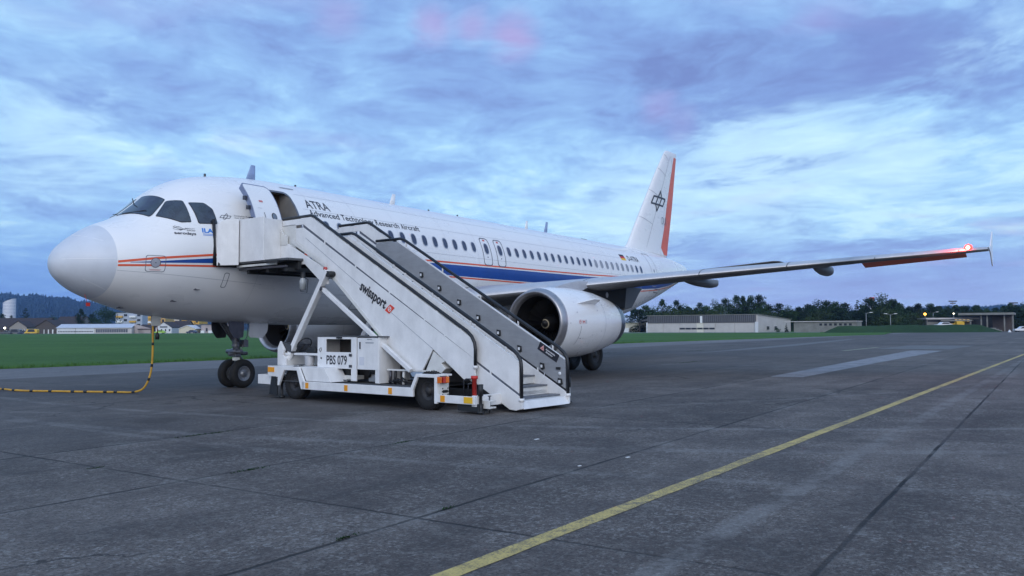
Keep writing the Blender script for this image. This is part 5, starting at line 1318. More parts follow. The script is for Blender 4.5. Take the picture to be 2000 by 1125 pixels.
cable = M().tube(cs_, .025, 12).build('ground_power_cable', YCAB)
tag(cable, 'thick yellow cable with black tape bands running from the nose across the apron', 'cable')
L = 0; nxt = .55
for a, b in zip(cs_, cs_[1:]):
    L += (b-a).length
    if L > nxt:
        w = .05 if nxt > 1.8 else .035
        dd = (b-a).normalized(); M().tube([a-dd*w, a+dd*w], .028, 12).build('tape_band', BLK, cable); nxt += R_.uniform(.32, .62)
M().tube([(2.54, 0, 1.92), (2.54, 0, 1.76)], .05, 12).build('cable_plug', BLK, cable)
wt = M().lathe([(1.34, 0), (1.34, .045), (1.44, .05), (1.50, .03), (1.52, .01)], (2.63, -.05, 0), 'z', 12).build('hanging_weight', BLK)
tag(wt, 'small black weight hanging on a red strap beside the yellow cable', 'weight')
M().tube([(2.63, -.05, 1.50), (2.62, -.03, 1.78)], .012, 6).build('red_strap', mat('strap_red', (.3, .05, .04), .7), wt)

# ================================================================== FAR BACKGROUND
Fv = Vector((math.sin(YAW), math.cos(YAW), 0)); Rv = Vector((math.cos(YAW), -math.sin(YAW), 0))
def hor(px): return 640.9+.00464*(px-1000)
def P_(px, D): return Vector((CAM.x, CAM.y, 0))+Fv*D+Rv*((px-1000)/FPX*D)
def Z_(px, py, D): return CAM.z+(hor(px)-py)/FPX*D
def W_(n, D): return n/FPX*D

def leafmat(name, cols):
    m = bpy.data.materials.new(name); m.use_nodes = True; g = G(m.node_tree); p = g.n['Principled BSDF']
    co = g.new('ShaderNodeTexCoord').outputs['Object']; oi = g.new('ShaderNodeObjectInfo')
    n1 = g.noise(g.vm('ADD', co, oi.outputs['Location']), .35, 4, .6); n2 = g.noise(co, 3.0, 3, .6)
    f = g.m('ADD', g.m('ADD', g.m('MULTIPLY', n1, .5), g.m('MULTIPLY', n2, .3)), g.m('MULTIPLY', oi.outputs['Random'], .2))
    g.put(p.inputs['Base Color'], g.ramp(f, [(.34, cols[0]), (.5, cols[1]), (.66, cols[2])])); p.inputs['Roughness'].default_value = .7; p.inputs['Specular IOR Level'].default_value = .25
    return m
LEAF = leafmat('leaf_green', ((.012, .028, .013), (.022, .050, .020), (.040, .078, .028)))
LEAFD = leafmat('leaf_dark', ((.008, .018, .012), (.014, .032, .018), (.024, .048, .024)))
LEAFY = leafmat('leaf_olive', ((.02, .034, .012), (.038, .062, .020), (.060, .088, .030)))
BARK = mat('bark', (.05, .042, .035), .9, var=.3)
def tree_meshes(seed, h, w, kind, trunk=.22, n=4200):
    """crown of leaf-sized faces in clumps, trunk with limbs; base at the origin"""
    r = random.Random(seed); t = M(); c = M()
    top = Vector((r.uniform(-.04, .04)*h, r.uniform(-.04, .04)*h, h*.8))
    t.tube([(0, 0, -.1), (0, 0, h*.2), top*.6, top], [h*.022, h*.017, h*.011, h*.003], 7)
    cl = []
    if kind == 'conifer':
        nl = 16
        for i in range(nl):
            z = h*(.08+.92*i/nl); rr = w/2*(1-i/nl)**.85+.12
            for k in range(max(3, int(9*(1-i/nl)))):
                a = r.uniform(0, 6.28); q = rr*r.uniform(.35, 1.0); cl.append((Vector((q*math.cos(a), q*math.sin(a), z-q*.22)), max(.25, rr*.30), .45))
    else:
        nc = r.randint(52, 66)
        for i in range(nc):
            u = r.random(); a = r.uniform(0, 6.28); z = trunk+(1-trunk)*u
            env = math.sin(math.pi*min(1, (u*.93+.10)))**.55 if kind == 'round' else (math.sin(math.pi*min(1, u*.85+.12))**.9)
            q = w/2*env*math.sqrt(r.uniform(.0, 1.0))
            p = Vector((q*math.cos(a), q*math.sin(a), h*z-w*.08))
            cl.append((p, w*r.uniform(.12, .20), .8))
        for i in range(3):
            a = r.uniform(0, 6.28); p = Vector((w*.5*math.cos(a), w*.5*math.sin(a), h*r.uniform(.45, .8))); cl.append((p, w*.11, .7))
        for p, s, fl in cl[:14]:
            b = Vector((0, 0, min(p.z*.7, h*.55))); t.tube([b, (b+p)/2+Vector((0, 0, -.03*h)), p], [h*.007, h*.005, h*.002], 5)
    per = max(8, n//len(cl))
    for p, s, fl in cl:
        for k in range(per):
            dv = Vector((r.gauss(0, 1), r.gauss(0, 1), r.gauss(0, 1))).normalized()*s*r.uniform(.45, 1.08)
            q = p+Vector((dv.x, dv.y, dv.z*fl)); a = Vector((r.gauss(0, 1), r.gauss(0, 1), r.gauss(0, .7))).normalized(); b = a.cross(Vector((r.gauss(0, 1), r.gauss(0, 1), r.gauss(0, 1)))).normalized()
            e = r.uniform(.10, .22)*(1+h*.02); a = a*e; b = b*e*r.uniform(.6, 1)
            c.add([q-a-b*.4, q+b, q+a-b*.3, q-b], [(0, 1, 2, 3)])
    return t, c
def build_tree(seed, h, w, kind, leaf, **kw):
    t, c = tree_meshes(seed, h, w, kind, **kw)
    e = empty('tree'); t.build('trunk', BARK, e, fix=False); c.build('crown', leaf, e, fix=False)
    return e
protos = [('round', build_tree(11, 12, 10, 'round', LEAF, trunk=.12)), ('round', build_tree(12, 12, 8.5, 'round', LEAFD, trunk=.10)), ('tall', build_tree(13, 14, 7, 'tall', LEAFD, trunk=.22)), ('tall', build_tree(14, 14, 8, 'tall', LEAF, trunk=.25)),
          ('round', build_tree(15, 11, 11, 'round', LEAFY, trunk=.08)), ('conifer', build_tree(16, 13, 6.5, 'conifer', LEAFD)), ('round', build_tree(17, 13, 9, 'round', LEAF, trunk=.15)), ('bush', build_tree(18, 4, 5, 'round', LEAF, trunk=.02, n=900))]
PH = [12, 12, 14, 14, 11, 13, 13, 4]; PW = [10, 8.5, 7, 8, 11, 6.5, 9, 5]
used = set()
def tree(k, px, D, top_py, label, group=None, wpx=None, cat='tree', base=0.0):
    e = protos[k][1]
    if k in used: e = copy_tree(e)
    used.add(k)
    p = P_(px, D); h = Z_(px, top_py, D)-base; s = h/PH[k]/.97
    sx = s if wpx is None else W_(wpx, D)/PW[k]*(1.28 if D < 300 and k not in (5, 7) else 1.05)
    e.location = (p.x, p.y, base); e.scale = (sx, sx, s); e.rotation_euler = (0, 0, R_.uniform(0, 6.28))
    e.name = 'conifer_tree' if protos[k][0] == 'conifer' else ('bush' if protos[k][0] == 'bush' else 'broadleaf_tree')
    tag(e, label, cat, group); return e

def frame(name, px, D, phi=0.0):
    p = P_(px, D); return empty(name, (p.x, p.y, 0), -(YAW+rad(phi)))
def axis_frame(name, px, D):
    """x runs along the facade to the right (world -y), y away (world +x)"""
    p = P_(px, D); return empty(name, (p.x, p.y, 0), -math.pi/2)
FAC = mat('facade_beige', (.50, .47, .46), .8, var=.10, vscale=.4)
FACW = mat('facade_white', (.62, .63, .66), .75, var=.08, vscale=.5)
CORR = bpy.data.materials.new('corrugated_dark'); CORR.use_nodes = True
g = G(CORR.node_tree); co = g.new('ShaderNodeTexCoord').outputs['Object']; wv = g.new('ShaderNodeTexWave', bands_direction='X'); g.put(wv.inputs['Vector'], co); wv.inputs['Scale'].default_value = .55; wv.inputs['Distortion'].default_value = 1.0
nn = g.noise(co, .35, 4, .6)
g.put(g.n['Principled BSDF'].inputs['Base Color'], g.ramp(g.m('ADD', g.m('MULTIPLY', wv.outputs['Fac'], .5), g.m('MULTIPLY', nn, .5)), [(.3, (.050, .050, .058)), (.7, (.11, .11, .125))])); g.n['Principled BSDF'].inputs['Roughness'].default_value = .7
ROOFW = mat('roof_pale_sheet', (.50, .53, .60), .45, var=.10, vscale=.5, streak=(3, .5, .5))
ROOFD = mat('roof_dark_tile', (.045, .034, .034), .8, var=.25, vscale=.8)
ROOFG = mat('roof_slate', (.07, .08, .10), .7, var=.2, vscale=.8)
CONCR = mat('weathered_concrete', (.22, .22, .205), .85, var=.22, vscale=.6)
DARKW = mat('dark_glazing', (.025, .03, .04), .2, var=.3)
BROWN = mat('brown_cladding', (.085, .07, .065), .8, var=.2)
PINK = mat('plaster_pinkish', (.40, .34, .33), .85, var=.12, vscale=.5)
YB = mat('yellow_plaster', (.62, .36, .07), .8, var=.08); OR = mat('ochre_plaster', (.55, .34, .12), .8, var=.08)
WALLC = mat('cream_wall', (.60, .54, .42), .8, var=.08)

def gable(m, x0, x1, y0, y1, ze, zr, axis='x', mi=0):
    """pitched roof prism; ridge along axis"""
    if axis == 'x': pr = [(y0, ze), (y1, ze), ((y0+y1)/2, zr)]; m.prism(pr, x0, x1, axis='x', mi=mi)
    else: m.prism([(x0, ze), (x1, ze), ((x0+x1)/2, zr)], y0, y1, axis='y', mi=mi)
    return m

# --- right: hangar with the number 1
a, b = P_(1480, 232), P_(1270, 250)
hg = empty('hangar', (a.x, a.y, 0), -math.pi/2)
tag(hg, 'long beige hangar with dark corrugated band and a white number 1', 'hangar')
Wd = 33.5; zt = 5.15
m = M().prism([(0, 0), (34, 0), (34, 3.9), (0, zt-.12)], -Wd, 0, axis='x'); m.build('wall', FAC, hg)
M().prism([(-.35, zt-.10), (34.3, 3.92), (34.3, 4.05), (-.35, zt+.06)], -Wd-.3, .3, axis='x').build('roof', CONCR, hg)
M().box(-Wd+.05, -.6, -.25, -.02, 2.85, zt-.12).build('corrugated_band', CORR, hg)
for i, (p, q) in enumerate(((0, .15), (.15, .304), (.304, .463), (.525, .63), (.63, .80), (.80, .98))):
    M().box(-Wd+Wd*p+.12, -Wd+Wd*q-.04, -.12, -.02, .05, 2.82).build('sliding_door', FAC, hg)
M().box(-Wd+Wd*.463, -Wd+Wd*.525, -.14, -.02, .05, 2.84).build('pale_door', mat('door_cream', (.68, .64, .56), .8, var=.05), hg)
for i in range(6):
    x0 = -Wd+Wd*(.305+.054*i); M().box(x0+.05, x0+Wd*.054-.12, -.18, -.13, .95, 1.45).build('strip_window', DARKW, hg)
M().box(-.75, .05, -.5, -.02, .0, 3.05).build('end_column', FACW, hg); M().box(-Wd-.35, -Wd+.1, -.4, -.02, .0, 3.05).build('end_column', FACW, hg)
vs, fs = fit_text('1', .72, 1.75, bold=.05)
M().add([(-Wd*.505+x, -.27, 2.98+y) for x, y in vs], fs).build('hangar_number', SIGNW, hg, fix=False)
for k in range(2):
    fr_ = M().box(.04, .09, 7.5+8*k, 10.5+8*k, .7, 1.9).build('side_window', SIGNW, hg)
    for j in range(4): M().box(.09, .12, 7.65+8*k+.72*j, 8.2+8*k+.72*j, .8, 1.8).build('window_pane', DARKW, fr_)
# annex to its left
an = axis_frame('annex_building', 1247, 262); tag(an, 'low cream building with pale blue sheet roof left of the hangar', 'building')
zb = Z_(1230, 632, 262); zr = Z_(1230, 620, 268)
M().box(-9, 0, 0, 9, 0, zb).build('wall', WALLC, an); M().prism([(-.3, zb-.05), (5, zr), (5, zr+.1), (-.3, zb+.1)], -9.2, .2, axis='x').build('roof', ROOFW, an)
M().prism([(5, zb), (5, zr), (9, zb)], -9, 0, axis='x').build('rear_roof', ROOFG, an); M().box(-6.5, -2.9, -1.2, -.1, 0, 1.5).build('white_locker', SIGNW, an)
lt = axis_frame('open_shed', 1270, 256); tag(lt, 'dark open lean-to shed between the hangar and the cream annex', 'shed')
zs_ = Z_(1260, 630, 256)
M().prism([(0, 0), (0, zs_), (8, zs_+1.2), (8, 0)], -.15, 0, axis='x').build('side_wall', FAC, lt); M().box(-3.7, 0, 6, 6.2, 0, zs_).build('back_wall', DARKW, lt)
M().prism([(-3.9, zs_), (0.1, zs_), (.1, zs_+1.15)], -.2, 8, axis='y').build('roof', CORR, lt); M().box(-3.8, -3.6, 0, .2, 0, zs_).build('post', BROWN, lt)
# low concrete building and its windows
D = 222
cbd = axis_frame('concrete_building', 1672, D); tag(cbd, 'low grey concrete building with a row of small square windows behind the bank', 'building')
p0, p1 = P_(1562, D), P_(1672, D)
Wc = (p0-p1).length
zc = Z_(1620, 632.5, D)
M().box(-16.5, 0, 0, 7, 0, zc-.2).build('wall', CONCR, cbd); M().box(-19.0, .2, -.4, 7.2, zc-.2, zc).build('roof', FAC, cbd)
for i in range(7): M().box(-9.6+1.28*i, -9.0+1.28*i+.1, -.06, .02, zc-1.25, zc-.65).build('window', DARKW, cbd)
# bushes at the hangar end
tree(7, 1517, 226, 645, 'small round bush against the gable end of the hangar', wpx=11, cat='bush'); 
tree(5, 1535, 228, 636, 'slim dark conifer standing at the hangar gable', wpx=9)
# grass bank
def bank():
    m = M(); n = 60; rows = []
    prof = ((0, 0), (.25, .45), (.5, .85), (.72, 1.0), (1.0, 1.0), (1.4, 0))
    for i in range(n+1):
        px = 1606+(1956-1606)*i/n; D0 = 196+14*(i/n)
        hh = min(1, i/5, (n-i)/7)*(Z_(px, 643.5-1.5*math.sin(i/n*3.0), D0+8)) + math.sin(i*.9)*.05+math.sin(i*.31)*.06
        for u, z in prof:
            p = P_(px, D0+u*16); rows.append((p.x, p.y, max(-.02, z*hh)))
    k = len(prof); m.add(rows, [(i*k+j, (i+1)*k+j, (i+1)*k+j+1, i*k+j+1) for i in range(n) for j in range(k-1)], 0, True)
    return tag(m.build('grass_bank', GRASSD, None), kind='structure')
bank()
# lit pavilion
D = 246
pv_ = frame('pavilion', 1866, D, 6); tag(pv_, 'low flat-roofed pavilion with lit yellow windows above the grass bank', 'building')
z0, z1 = 1.3, Z_(1850, 628, D); wv_ = W_(84, D)
zl = Z_(1850, 631.5, D)
M().box(-wv_*.62, wv_*.38, 1.0, 7, 0, zl).build('wall', CONCR, pv_); M().box(-wv_*.66, wv_*.52, 0, 7.4, zl, zl+.45).build('roof', FAC, pv_)
M().box(-wv_*.60, wv_*.02, .93, 1.0, zl-.8, zl-.12).build('strip_window', DARKW, pv_)
LIT = mat('lit_window', (1, .8, .4), .4, emit=(1.0, .66, .24), estr=1.5)
for i in range(4): M().box(W_(0, D)+i*W_(7.6, D)+.1, W_(0, D)+i*W_(7.6, D)+.72, .90, .96, zl-.62, zl-.12).build('lit_window', LIT, pv_)
yk = frame('yellow_kiosk', 1875, D-5, 6); tag(yk, 'tall yellow kiosk standing in front of the lit pavilion windows', 'kiosk')
M().box(-W_(7, D), W_(7, D), 0, 2, 0, Z_(1870, 635.5, D)).build('body', mat('kiosk_yellow', (.62, .38, .02), .5, var=.08), yk, bevel=.03); M().box(-.5, .5, -.04, 0, 1.4, 2.1).build('panel', OR, yk)
yk = frame('yellow_container', 1858, D-6, 6); tag(yk, 'low yellow-orange container left of the tall kiosk', 'container')
M().box(-W_(7.5, D), W_(6, D), 0, 2, 0, Z_(1858, 640, D)).build('body', mat('container_orange', (.60, .33, .02), .5, var=.08), yk, bevel=.03); M().box(-.9, -.2, -.04, 0, 1.3, 1.6).build('panel', BROWN, yk)
# dark canopy building
D = 236
cn = axis_frame('canopy_building', 1972, D); tag(cn, 'dark brick building under a thick flat concrete canopy at the right edge', 'building')
zr = Z_(1930, 623.5, D); wv_ = 13
M().box(-wv_, 1, -1.5, 12, zr, zr+.62).build('roof', CONCR, cn); M().box(-4.6, .2, 4, 11, 0, zr).build('brick_wall', BROWN, cn)
M().box(-wv_, -4.6, 7, 11, 0, zr).build('rear_wall', DARKW, cn)
for x in (-7.4, -5.9, -1.6, .5): M().box(x, x+.35, -.2, .15, 0, zr).build('pillar', CONCR, cn)
M().box(-17.5, -9.5, -2, 4, zr-1.75, zr-1.35).build('side_canopy', CONCR, cn)
for x in (-12.5, -10.0): M().box(x, x+.3, -1.7, -1.4, 0, zr-1.75).build('canopy_post', CONCR, cn)
for k in range(3): M().box(-8.0, -3.2+.8*k, -8.0-1.3*k, -6.7-1.3*k, 0, 1.05-.32*k).build('step', CONCR, cn)
# cars
def car(px, D, yaw, col, label, name='parked_car', van=False):
    e = frame(name, px, D, yaw); tag(e, label, 'van' if van else 'car')
    L, Wc, H = (5.2, 2.0, 2.1) if van else (4.3, 1.75, 1.42)
    bp_ = [(-L/2, .35), (-L/2, .85), (-L/2+.5, .95), (-L/2+1.1, H), (L/2-.5, H), (L/2, 1.0 if not van else H-.3), (L/2, .35)] if van else [(-L/2, .32), (-L/2, .72), (-L/2+1.05, .86), (-L/2+1.7, H), (L/2-1.1, H), (L/2-.45, .92), (L/2, .85), (L/2, .32)]
    M().prism(bp_, -Wc/2, Wc/2).build('body', col, e, bevel=.06)
    M().prism([(-L/2+1.25, .9), (-L/2+1.75, H-.1), (L/2-1.15, H-.1), (L/2-.65, .93)], -Wc/2-.01, Wc/2+.01).build('window_glass', DARKW, e)
    for x in (-L/2+.8, L/2-.8):
        for y in (-Wc/2+.12, Wc/2-.12): M().lathe([(-.1, 0), (-.1, .3), (.1, .3), (.1, 0)], (x, y, .31), 'y', 16).build('wheel', RUB, e)
    M().box(-L/2-.02, -L/2+.05, -Wc/2+.15, -Wc/2+.5, .62, .76).build('headlight', LENS, e)
    return e
CW = mat('car_white', (.7, .7, .72), .3, coat=.4, var=.05); CB = mat('car_dark_blue', (.03, .045, .09), .3, coat=.4, var=.05); CS = mat('car_grey', (.10, .11, .12), .35, coat=.3, var=.1)
car(1996, 214, 10, CW, 'white car parked at the right edge of the picture')
car(1841, 224, 0, CW, 'white car parked on the bank top left of the yellow container').location.z = 1.25
o = M().prism([(-.35, 0), (.35, 0), (0, .62)], -.2, .2).build('warning_triangle', SIGNW); o.location = P_(1970, 205); o.rotation_euler = (0, 0, -YAW); tag(o, 'little white triangle standing on the ground near the canopy building', 'marker')
# lamps
GALV = mat('galvanised', (.30, .31, .33), .5, metal=.4, var=.15)
def lamp(px, D, top, arms, label, glow=None, base=1.0, group='street lamps in front of the trees'):
    e = frame('street_lamp', px, D); tag(e, label, 'street lamp', group)
    h = Z_(px, top, D); M().tube([(0, 0, 0), (0, 0, h)], [.11, .06], 8).build('pole', GALV, e)
    for a in arms:
        M().tube([(0, 0, h-.3), (a*.5, 0, h+.05), (a*1.0, 0, h+.15)], .045, 6).build('arm', GALV, e)
        M().prism([(a*.9, h+.08), (a*1.7, h+.16), (a*1.7, h+.26), (a*.9, h+.24)], -.16, .16).build('lamp_head', LENS if not glow else mat('lamp_on_%d' % int(glow[0]*10+glow[2]*100), glow, .5, emit=glow, estr=6), e)
    return e
lamp(1691, 214, 618, (1,), 'grey single-arm street lamp left of the twin-arm one')
lamp(1738.5, 214, 621, (-1, 1), 'grey street lamp with two opposed arms')
lamp(1822, 262, 618, (1,), 'street lamp with one pale head rising behind the pavilion roof')
e = frame('orange_lamp', 1806, 255); tag(e, 'glowing orange lamp on a pole at the left end of the pavilion', 'street lamp')
h = Z_(1806, 621, 255); M().tube([(0, 0, 0), (0, 0, h-.2)], .07, 8).build('pole', GALV, e)
M().lathe([(-.38, 0), (-.3, .25), (0, .40), (.3, .25), (.38, 0)], (0, 0, h), 'z', 14).build('globe', mat('orange_glow', (1, .5, .1), .5, emit=(1, .42, .05), estr=5), e)
def mast(px, D, top, label, bulb=None):
    e = frame('floodlight_mast', px, D); tag(e, label, 'floodlight mast', 'tall floodlight masts')
    h = Z_(px, top, D); M().tube([(0, 0, 0), (0, 0, h)], [.22, .12], 8).build('pole', GALV, e)
    for z in (0, .8): M().box(-1.6+z*.7, 1.6-z*.7, -.2, .2, h-z-.1, h-z+.35).build('lamp_row', DMET, e)
    if bulb: M().lathe([(-.42, 0), (-.3, .3), (0, .42), (.3, .3), (.42, 0)], (0, -.3, bulb), 'z', 12).build('lit_lamp', mat('white_glow', (1, .93, .75), .5, emit=(1, .9, .66), estr=6), e)
mast(1861, 330, 597, 'tall mast of floodlights between two low tree crowns above the pavilion'); mast(1979, 300, 601.5, 'tall mast of floodlights at the right edge with one bright lamp', Z_(1979, 616.5, 300))
e = frame('small_lamp', 1862, 262); tag(e, 'small white lamp glowing above the pavilion roof', 'lamp')
h = Z_(1862, 620.5, 262); M().tube([(0, 0, 0), (0, 0, h)], .06, 6).build('pole', GALV, e); M().lathe([(-.22, 0), (0, .26), (.22, 0)], (0, 0, h), 'z', 10).build('globe', mat('white_glow', (1, .93, .75), .5), e)
# tower with red cabin peeping over the trees
e = frame('red_topped_tower', 1703, 420); tag(e, 'distant tower with a red top just showing over the big tree', 'tower')
M().tube([(0, 0, 0), (0, 0, Z_(1703, 593, 420))], 1.0, 10).build('shaft', FACW, e); M().lathe([(0, 1.1), (1.5, 1.3), (1.5, 0)], (0, 0, Z_(1703, 593, 420)), 'z', 14).build('cabin', mat('tower_red', (.45, .06, .04), .6), e)

# --- right tree line: (px, top, proto, distance, width px)
TL = [(1248, 608, 1, 262, 40), (1262, 600, 6, 270, 34), (1276, 604, 0, 268, 36), (1294, 590, 3, 275, 22), (1310, 603, 4, 262, 46), (1321, 590, 1, 275, 30), (1337, 600, 0, 270, 34), (1352, 606, 4, 262, 46), (1366, 595, 1, 275, 26), (1380, 602, 6, 270, 36),
      (1395, 592, 0, 275, 34), (1400, 607, 4, 262, 46), (1418, 587, 1, 278, 34), (1437, 584, 3, 280, 26), (1450, 585, 2, 280, 20), (1466, 584, 6, 282, 32), (1484, 581, 1, 282, 36), (1492, 600, 0, 270, 36), (1520, 598, 1, 275, 38), (1538, 604, 0, 272, 36), (1500, 612, 4, 262, 40),
      (1560, 605, 1, 275, 34), (1577, 601, 6, 280, 36), (1596, 594, 0, 285, 40), (1612, 593, 1, 285, 38), (1632, 597, 6, 285, 40), (1650, 598, 1, 285, 40), (1600, 610, 4, 262, 50), (1645, 612, 1, 258, 44),
      (1674, 592, 5, 262, 26), (1700, 590, 6, 262, 46), (1721, 584, 0, 265, 58), (1744, 592, 1, 262, 44), (1690, 608, 1, 245, 44), (1722, 606, 4, 244, 52), (1758, 604, 0, 246, 40), (1776, 606, 1, 256, 34), (1792, 602, 2, 275, 24), (1800, 612, 4, 258, 40), (1818, 602, 6, 275, 34), (1833, 606, 1, 280, 30),
      (1850, 607, 0, 285, 26), (1885, 606, 1, 275, 30), (1908, 606, 6, 275, 36), (1928, 612, 0, 280, 34), (1945, 610, 1, 290, 28), (1962, 611, 5, 290, 26), (1985, 606, 1, 262, 34), (2003, 602, 0, 262, 40), (2030, 604, 6, 262, 44), (1470, 612, 0, 262, 40), (1780, 618, 4, 250, 30)]
kinds = {0: 'mid-green broad', 1: 'dark bushy', 2: 'dark narrow', 3: 'loose-crowned tall', 4: 'low olive-green', 5: 'dark pointed', 6: 'rounded green'}
def where(px):
    for lim, t in ((1290, 'under the aircraft tail'), (1345, 'above the left end of the numbered hangar'), (1400, 'above the middle left of the numbered hangar'), (1450, 'above the number on the hangar'), (1512, 'above the right end of the numbered hangar'), (1560, 'beside the hangar gable'), (1660, 'behind the concrete building'), (1765, 'behind the street lamps'), (1815, 'left of the orange lamp'), (1870, 'behind the lit pavilion'), (1960, 'behind the dark canopy building')):
        if px < lim: return t
    return 'at the right edge of the picture'
seen_ = {}; cnt_ = {}
for px, top, k, D, w in TL: cnt_[(k, where(px))] = cnt_.get((k, where(px)), 0)+1
for px, top, k, D, w in TL:
    key = (k, where(px)); seen_[key] = seen_.get(key, 0)+1; i, n_ = seen_[key], cnt_[key]
    pre = '' if n_ == 1 else (('left-hand ', 'right-hand ')[i-1] if n_ == 2 else ('leftmost ', 'second ', 'third ', 'fourth ')[min(i-1, 3)])
    tree(k, px, D, top, '%s%s tree %s' % (pre, kinds[k], where(px)), 'trees along the right skyline', wpx=w)
# hedge mass at their feet
m = M(); r = random.Random(5)
for k in range(17000):
    px = r.uniform(1232, 2080); D = r.uniform(284, 292); zt_ = Z_(px, 613+5*math.sin(px*.05)+4*math.sin(px*.13)+2.5*math.sin(px*.41), D)*r.random()**.45
    p = P_(px, D)+Vector((0, 0, zt_)); a = Vector((r.gauss(0, 1), r.gauss(0, 1), r.gauss(0, 1))).normalized()*.55; b = Vector((r.gauss(0, 1), r.gauss(0, 1), r.gauss(0, 1))).normalized()*.5
    m.add([p-a, p+b, p+a, p-b], [(0, 1, 2, 3)])
tag(m.build('undergrowth', LEAFD, None, fix=False), 'dark undergrowth filling the foot of the right-hand tree line', 'undergrowth', kind='stuff')

# --- hills
def ridge(name, pts, D, depth, amp, mt, label=None):
    m = M(); r = random.Random(9); n = int((pts[-1][0]-pts[0][0])/1.3); rows = []
    f = curve(pts); K = 26
    for i in range(n+1):
        px = pts[0][0]+(pts[-1][0]-pts[0][0])*i/n; z = Z_(px, f(px), D+depth)
        for k in range(K):
            t = k/(K-1); q = P_(px, D+depth*t)
            j = 0 if k == 0 else (r.random()**2*amp*(1.0 if k == K-1 else .75)+math.sin(px*.11)*amp*.2)
            rows.append((q.x+r.uniform(-2, 2), q.y+r.uniform(-2, 2), max(-1, z*(t**.75)+j)))
        q = P_(px, D+depth*1.15); rows.append((q.x, q.y, -1))
    K += 1
    m.add(rows, [(i*K+j, (i+1)*K+j, (i+1)*K+j+1, i*K+j+1) for i in range(n) for j in range(K-1)], 0, False)
    return tag(m.build(name, mt, None), kind='structure')
HILL = leafmat('forest_hill', ((.004, .012, .010), (.009, .022, .014), (.018, .036, .020)))
HILLB = HILL
ridge('forested_hill', [(-500, 556), (-200, 562), (0, 566), (30, 568), (60, 569), (110, 573), (150, 580), (200, 588), (250, 599), (320, 606), (430, 612), (560, 622), (760, 632)], 2300, 900, 13, HILL)
ridge('low_far_hill', [(1100, 632), (1500, 622), (1780, 612), (1860, 607), (1900, 608), (1960, 606), (2050, 603), (2400, 596)], 2600, 800, 11, HILL)

# --- left: settlement beyond the airfield
D = 350
th = frame('white_tee_hangar', 148, D, 0); tag(th, 'long low white hangar with pale roof and a row of dark lower panes', 'hangar')
w = W_(73, D); ze = Z_(148, 632, D); zr = Z_(148, 625, D)
M().box(-w/2, w/2, 0, 8, .0, ze).build('wall', FACW, th)
M().prism([(-.4, ze-.08), (4, zr), (8.2, ze), (8.2, ze-.1), (4, zr-.15), (-.4, ze-.2)], -w/2-.2, w/2+.1, axis='x').build('roof', ROOFW, th)
for i in range(22): M().box(-w/2+.6+i*(w-1.0)/22, -w/2+.6+i*(w-1.0)/22+.45, -.06, .0, .75, 1.15).build('window_pane', DARKW, th)
M().box(-.06, .06, -.08, 0, .0, ze).build('door_joint', CONCR, th)
th = frame('glazed_hangar', 221, D, 0); tag(th, 'low hangar with pale roof and dark glazed doors right of the white one', 'hangar')
w = W_(73, D)
M().box(-w/2, w/2, 0, 8, .0, ze).build('wall', FAC, th)
M().prism([(-.4, ze-.08), (4, zr), (8.2, ze), (8.2, ze-.1), (4, zr-.15), (-.4, ze-.2)], -w/2+.1, w/2+.2, axis='x').build('roof', ROOFW, th)
for i in range(14): M().box(-w/2+.7+i*(w-2.2)/14, -w/2+.7+i*(w-2.2)/14+.80, -.06, .0, .55, 2.0).build('window_pane', mat('pane_grey', (.10, .11, .14), .3, var=.3), th)
M().prism([(w/2+.3, 0), (w/2+.3, zr-.1), (w/2+7.2, ze-.5), (w/2+7.2, 0)], 2, 2.3).build('end_wall', PINK, th)
# dark-roofed farm buildings
D = 372
def house(name, px, D, wpx, eave, ridge_, dep, wallm, roofm, label, axis='x', phi=0, wins=0, cat='house', wcol=None, oh=.35):
    e = frame(name, px, D, phi); tag(e, label, cat); w = W_(wpx, D); ze_, zr_ = Z_(px, eave, D), Z_(px, ridge_, D+(dep/2 if axis == 'x' else 0))
    wl_ = M().box(-w/2, w/2, 0, dep, 0, ze_)
    if axis == 'x': wl_.prism([(0.02, ze_), (dep-.02, ze_), (dep/2, zr_-.05)], -w/2, w/2, axis='x')
    else: wl_.prism([(-w/2, ze_), (w/2, ze_), (0, zr_-.05)], 0, dep, axis='y')
    wl_.build('wall', wallm, e)
    if axis == 'x': M().prism([(-oh, ze_-.18), (dep/2, zr_), (dep+oh, ze_-.18), (dep+oh, ze_), (dep/2, zr_+.2), (-oh, ze_)], -w/2-.3, w/2+.3, axis='x').build('roof', roofm, e)
    else: M().prism([(-w/2-oh, ze_-.2), (0, zr_), (w/2+oh, ze_-.2), (w/2+oh, ze_), (0, zr_+.22), (-w/2-oh, ze_)], -.3, dep+.3, axis='y').build('roof', roofm, e)
    for i in range(wins):
        x = -w/2+w*(i+.5)/wins; f_ = M().box(x-.42, x+.42, -.05, .02, ze_*.32, ze_*.32+1.15).build('window', wcol or SIGNW, e); M().box(x-.30, x+.30, -.08, -.05, ze_*.32+.1, ze_*.32+1.05).build('pane', DARKW, f_)
    return e
house('farmhouse', 25, 385, 118, 634, 613, 16, BROWN, ROOFD, 'big farmhouse with a long sweeping dark roof at the left edge', wins=9)
e = house('timber_house', 36, 376, 34, 630, 618.5, 8, mat('timber_pale', (.32, .29, .27), .8, var=.3), ROOFD, 'small gabled dormer house in front of the big dark farm roof', axis='y', wins=3)
house('timber_barn', 91, 362, 42, 630, 617, 12, BROWN, ROOFD, 'brown timber barn with a front gable and white doors', axis='y')
b_ = [o for o in COL.objects if o.name.startswith('timber_barn')][0]
for k in (0, 1, 2): M().box(-1.1+1.85*k, -.75+1.85*k+.1*k, -.08, .0, .1, 1.9).build('white_door', SIGNW, b_)
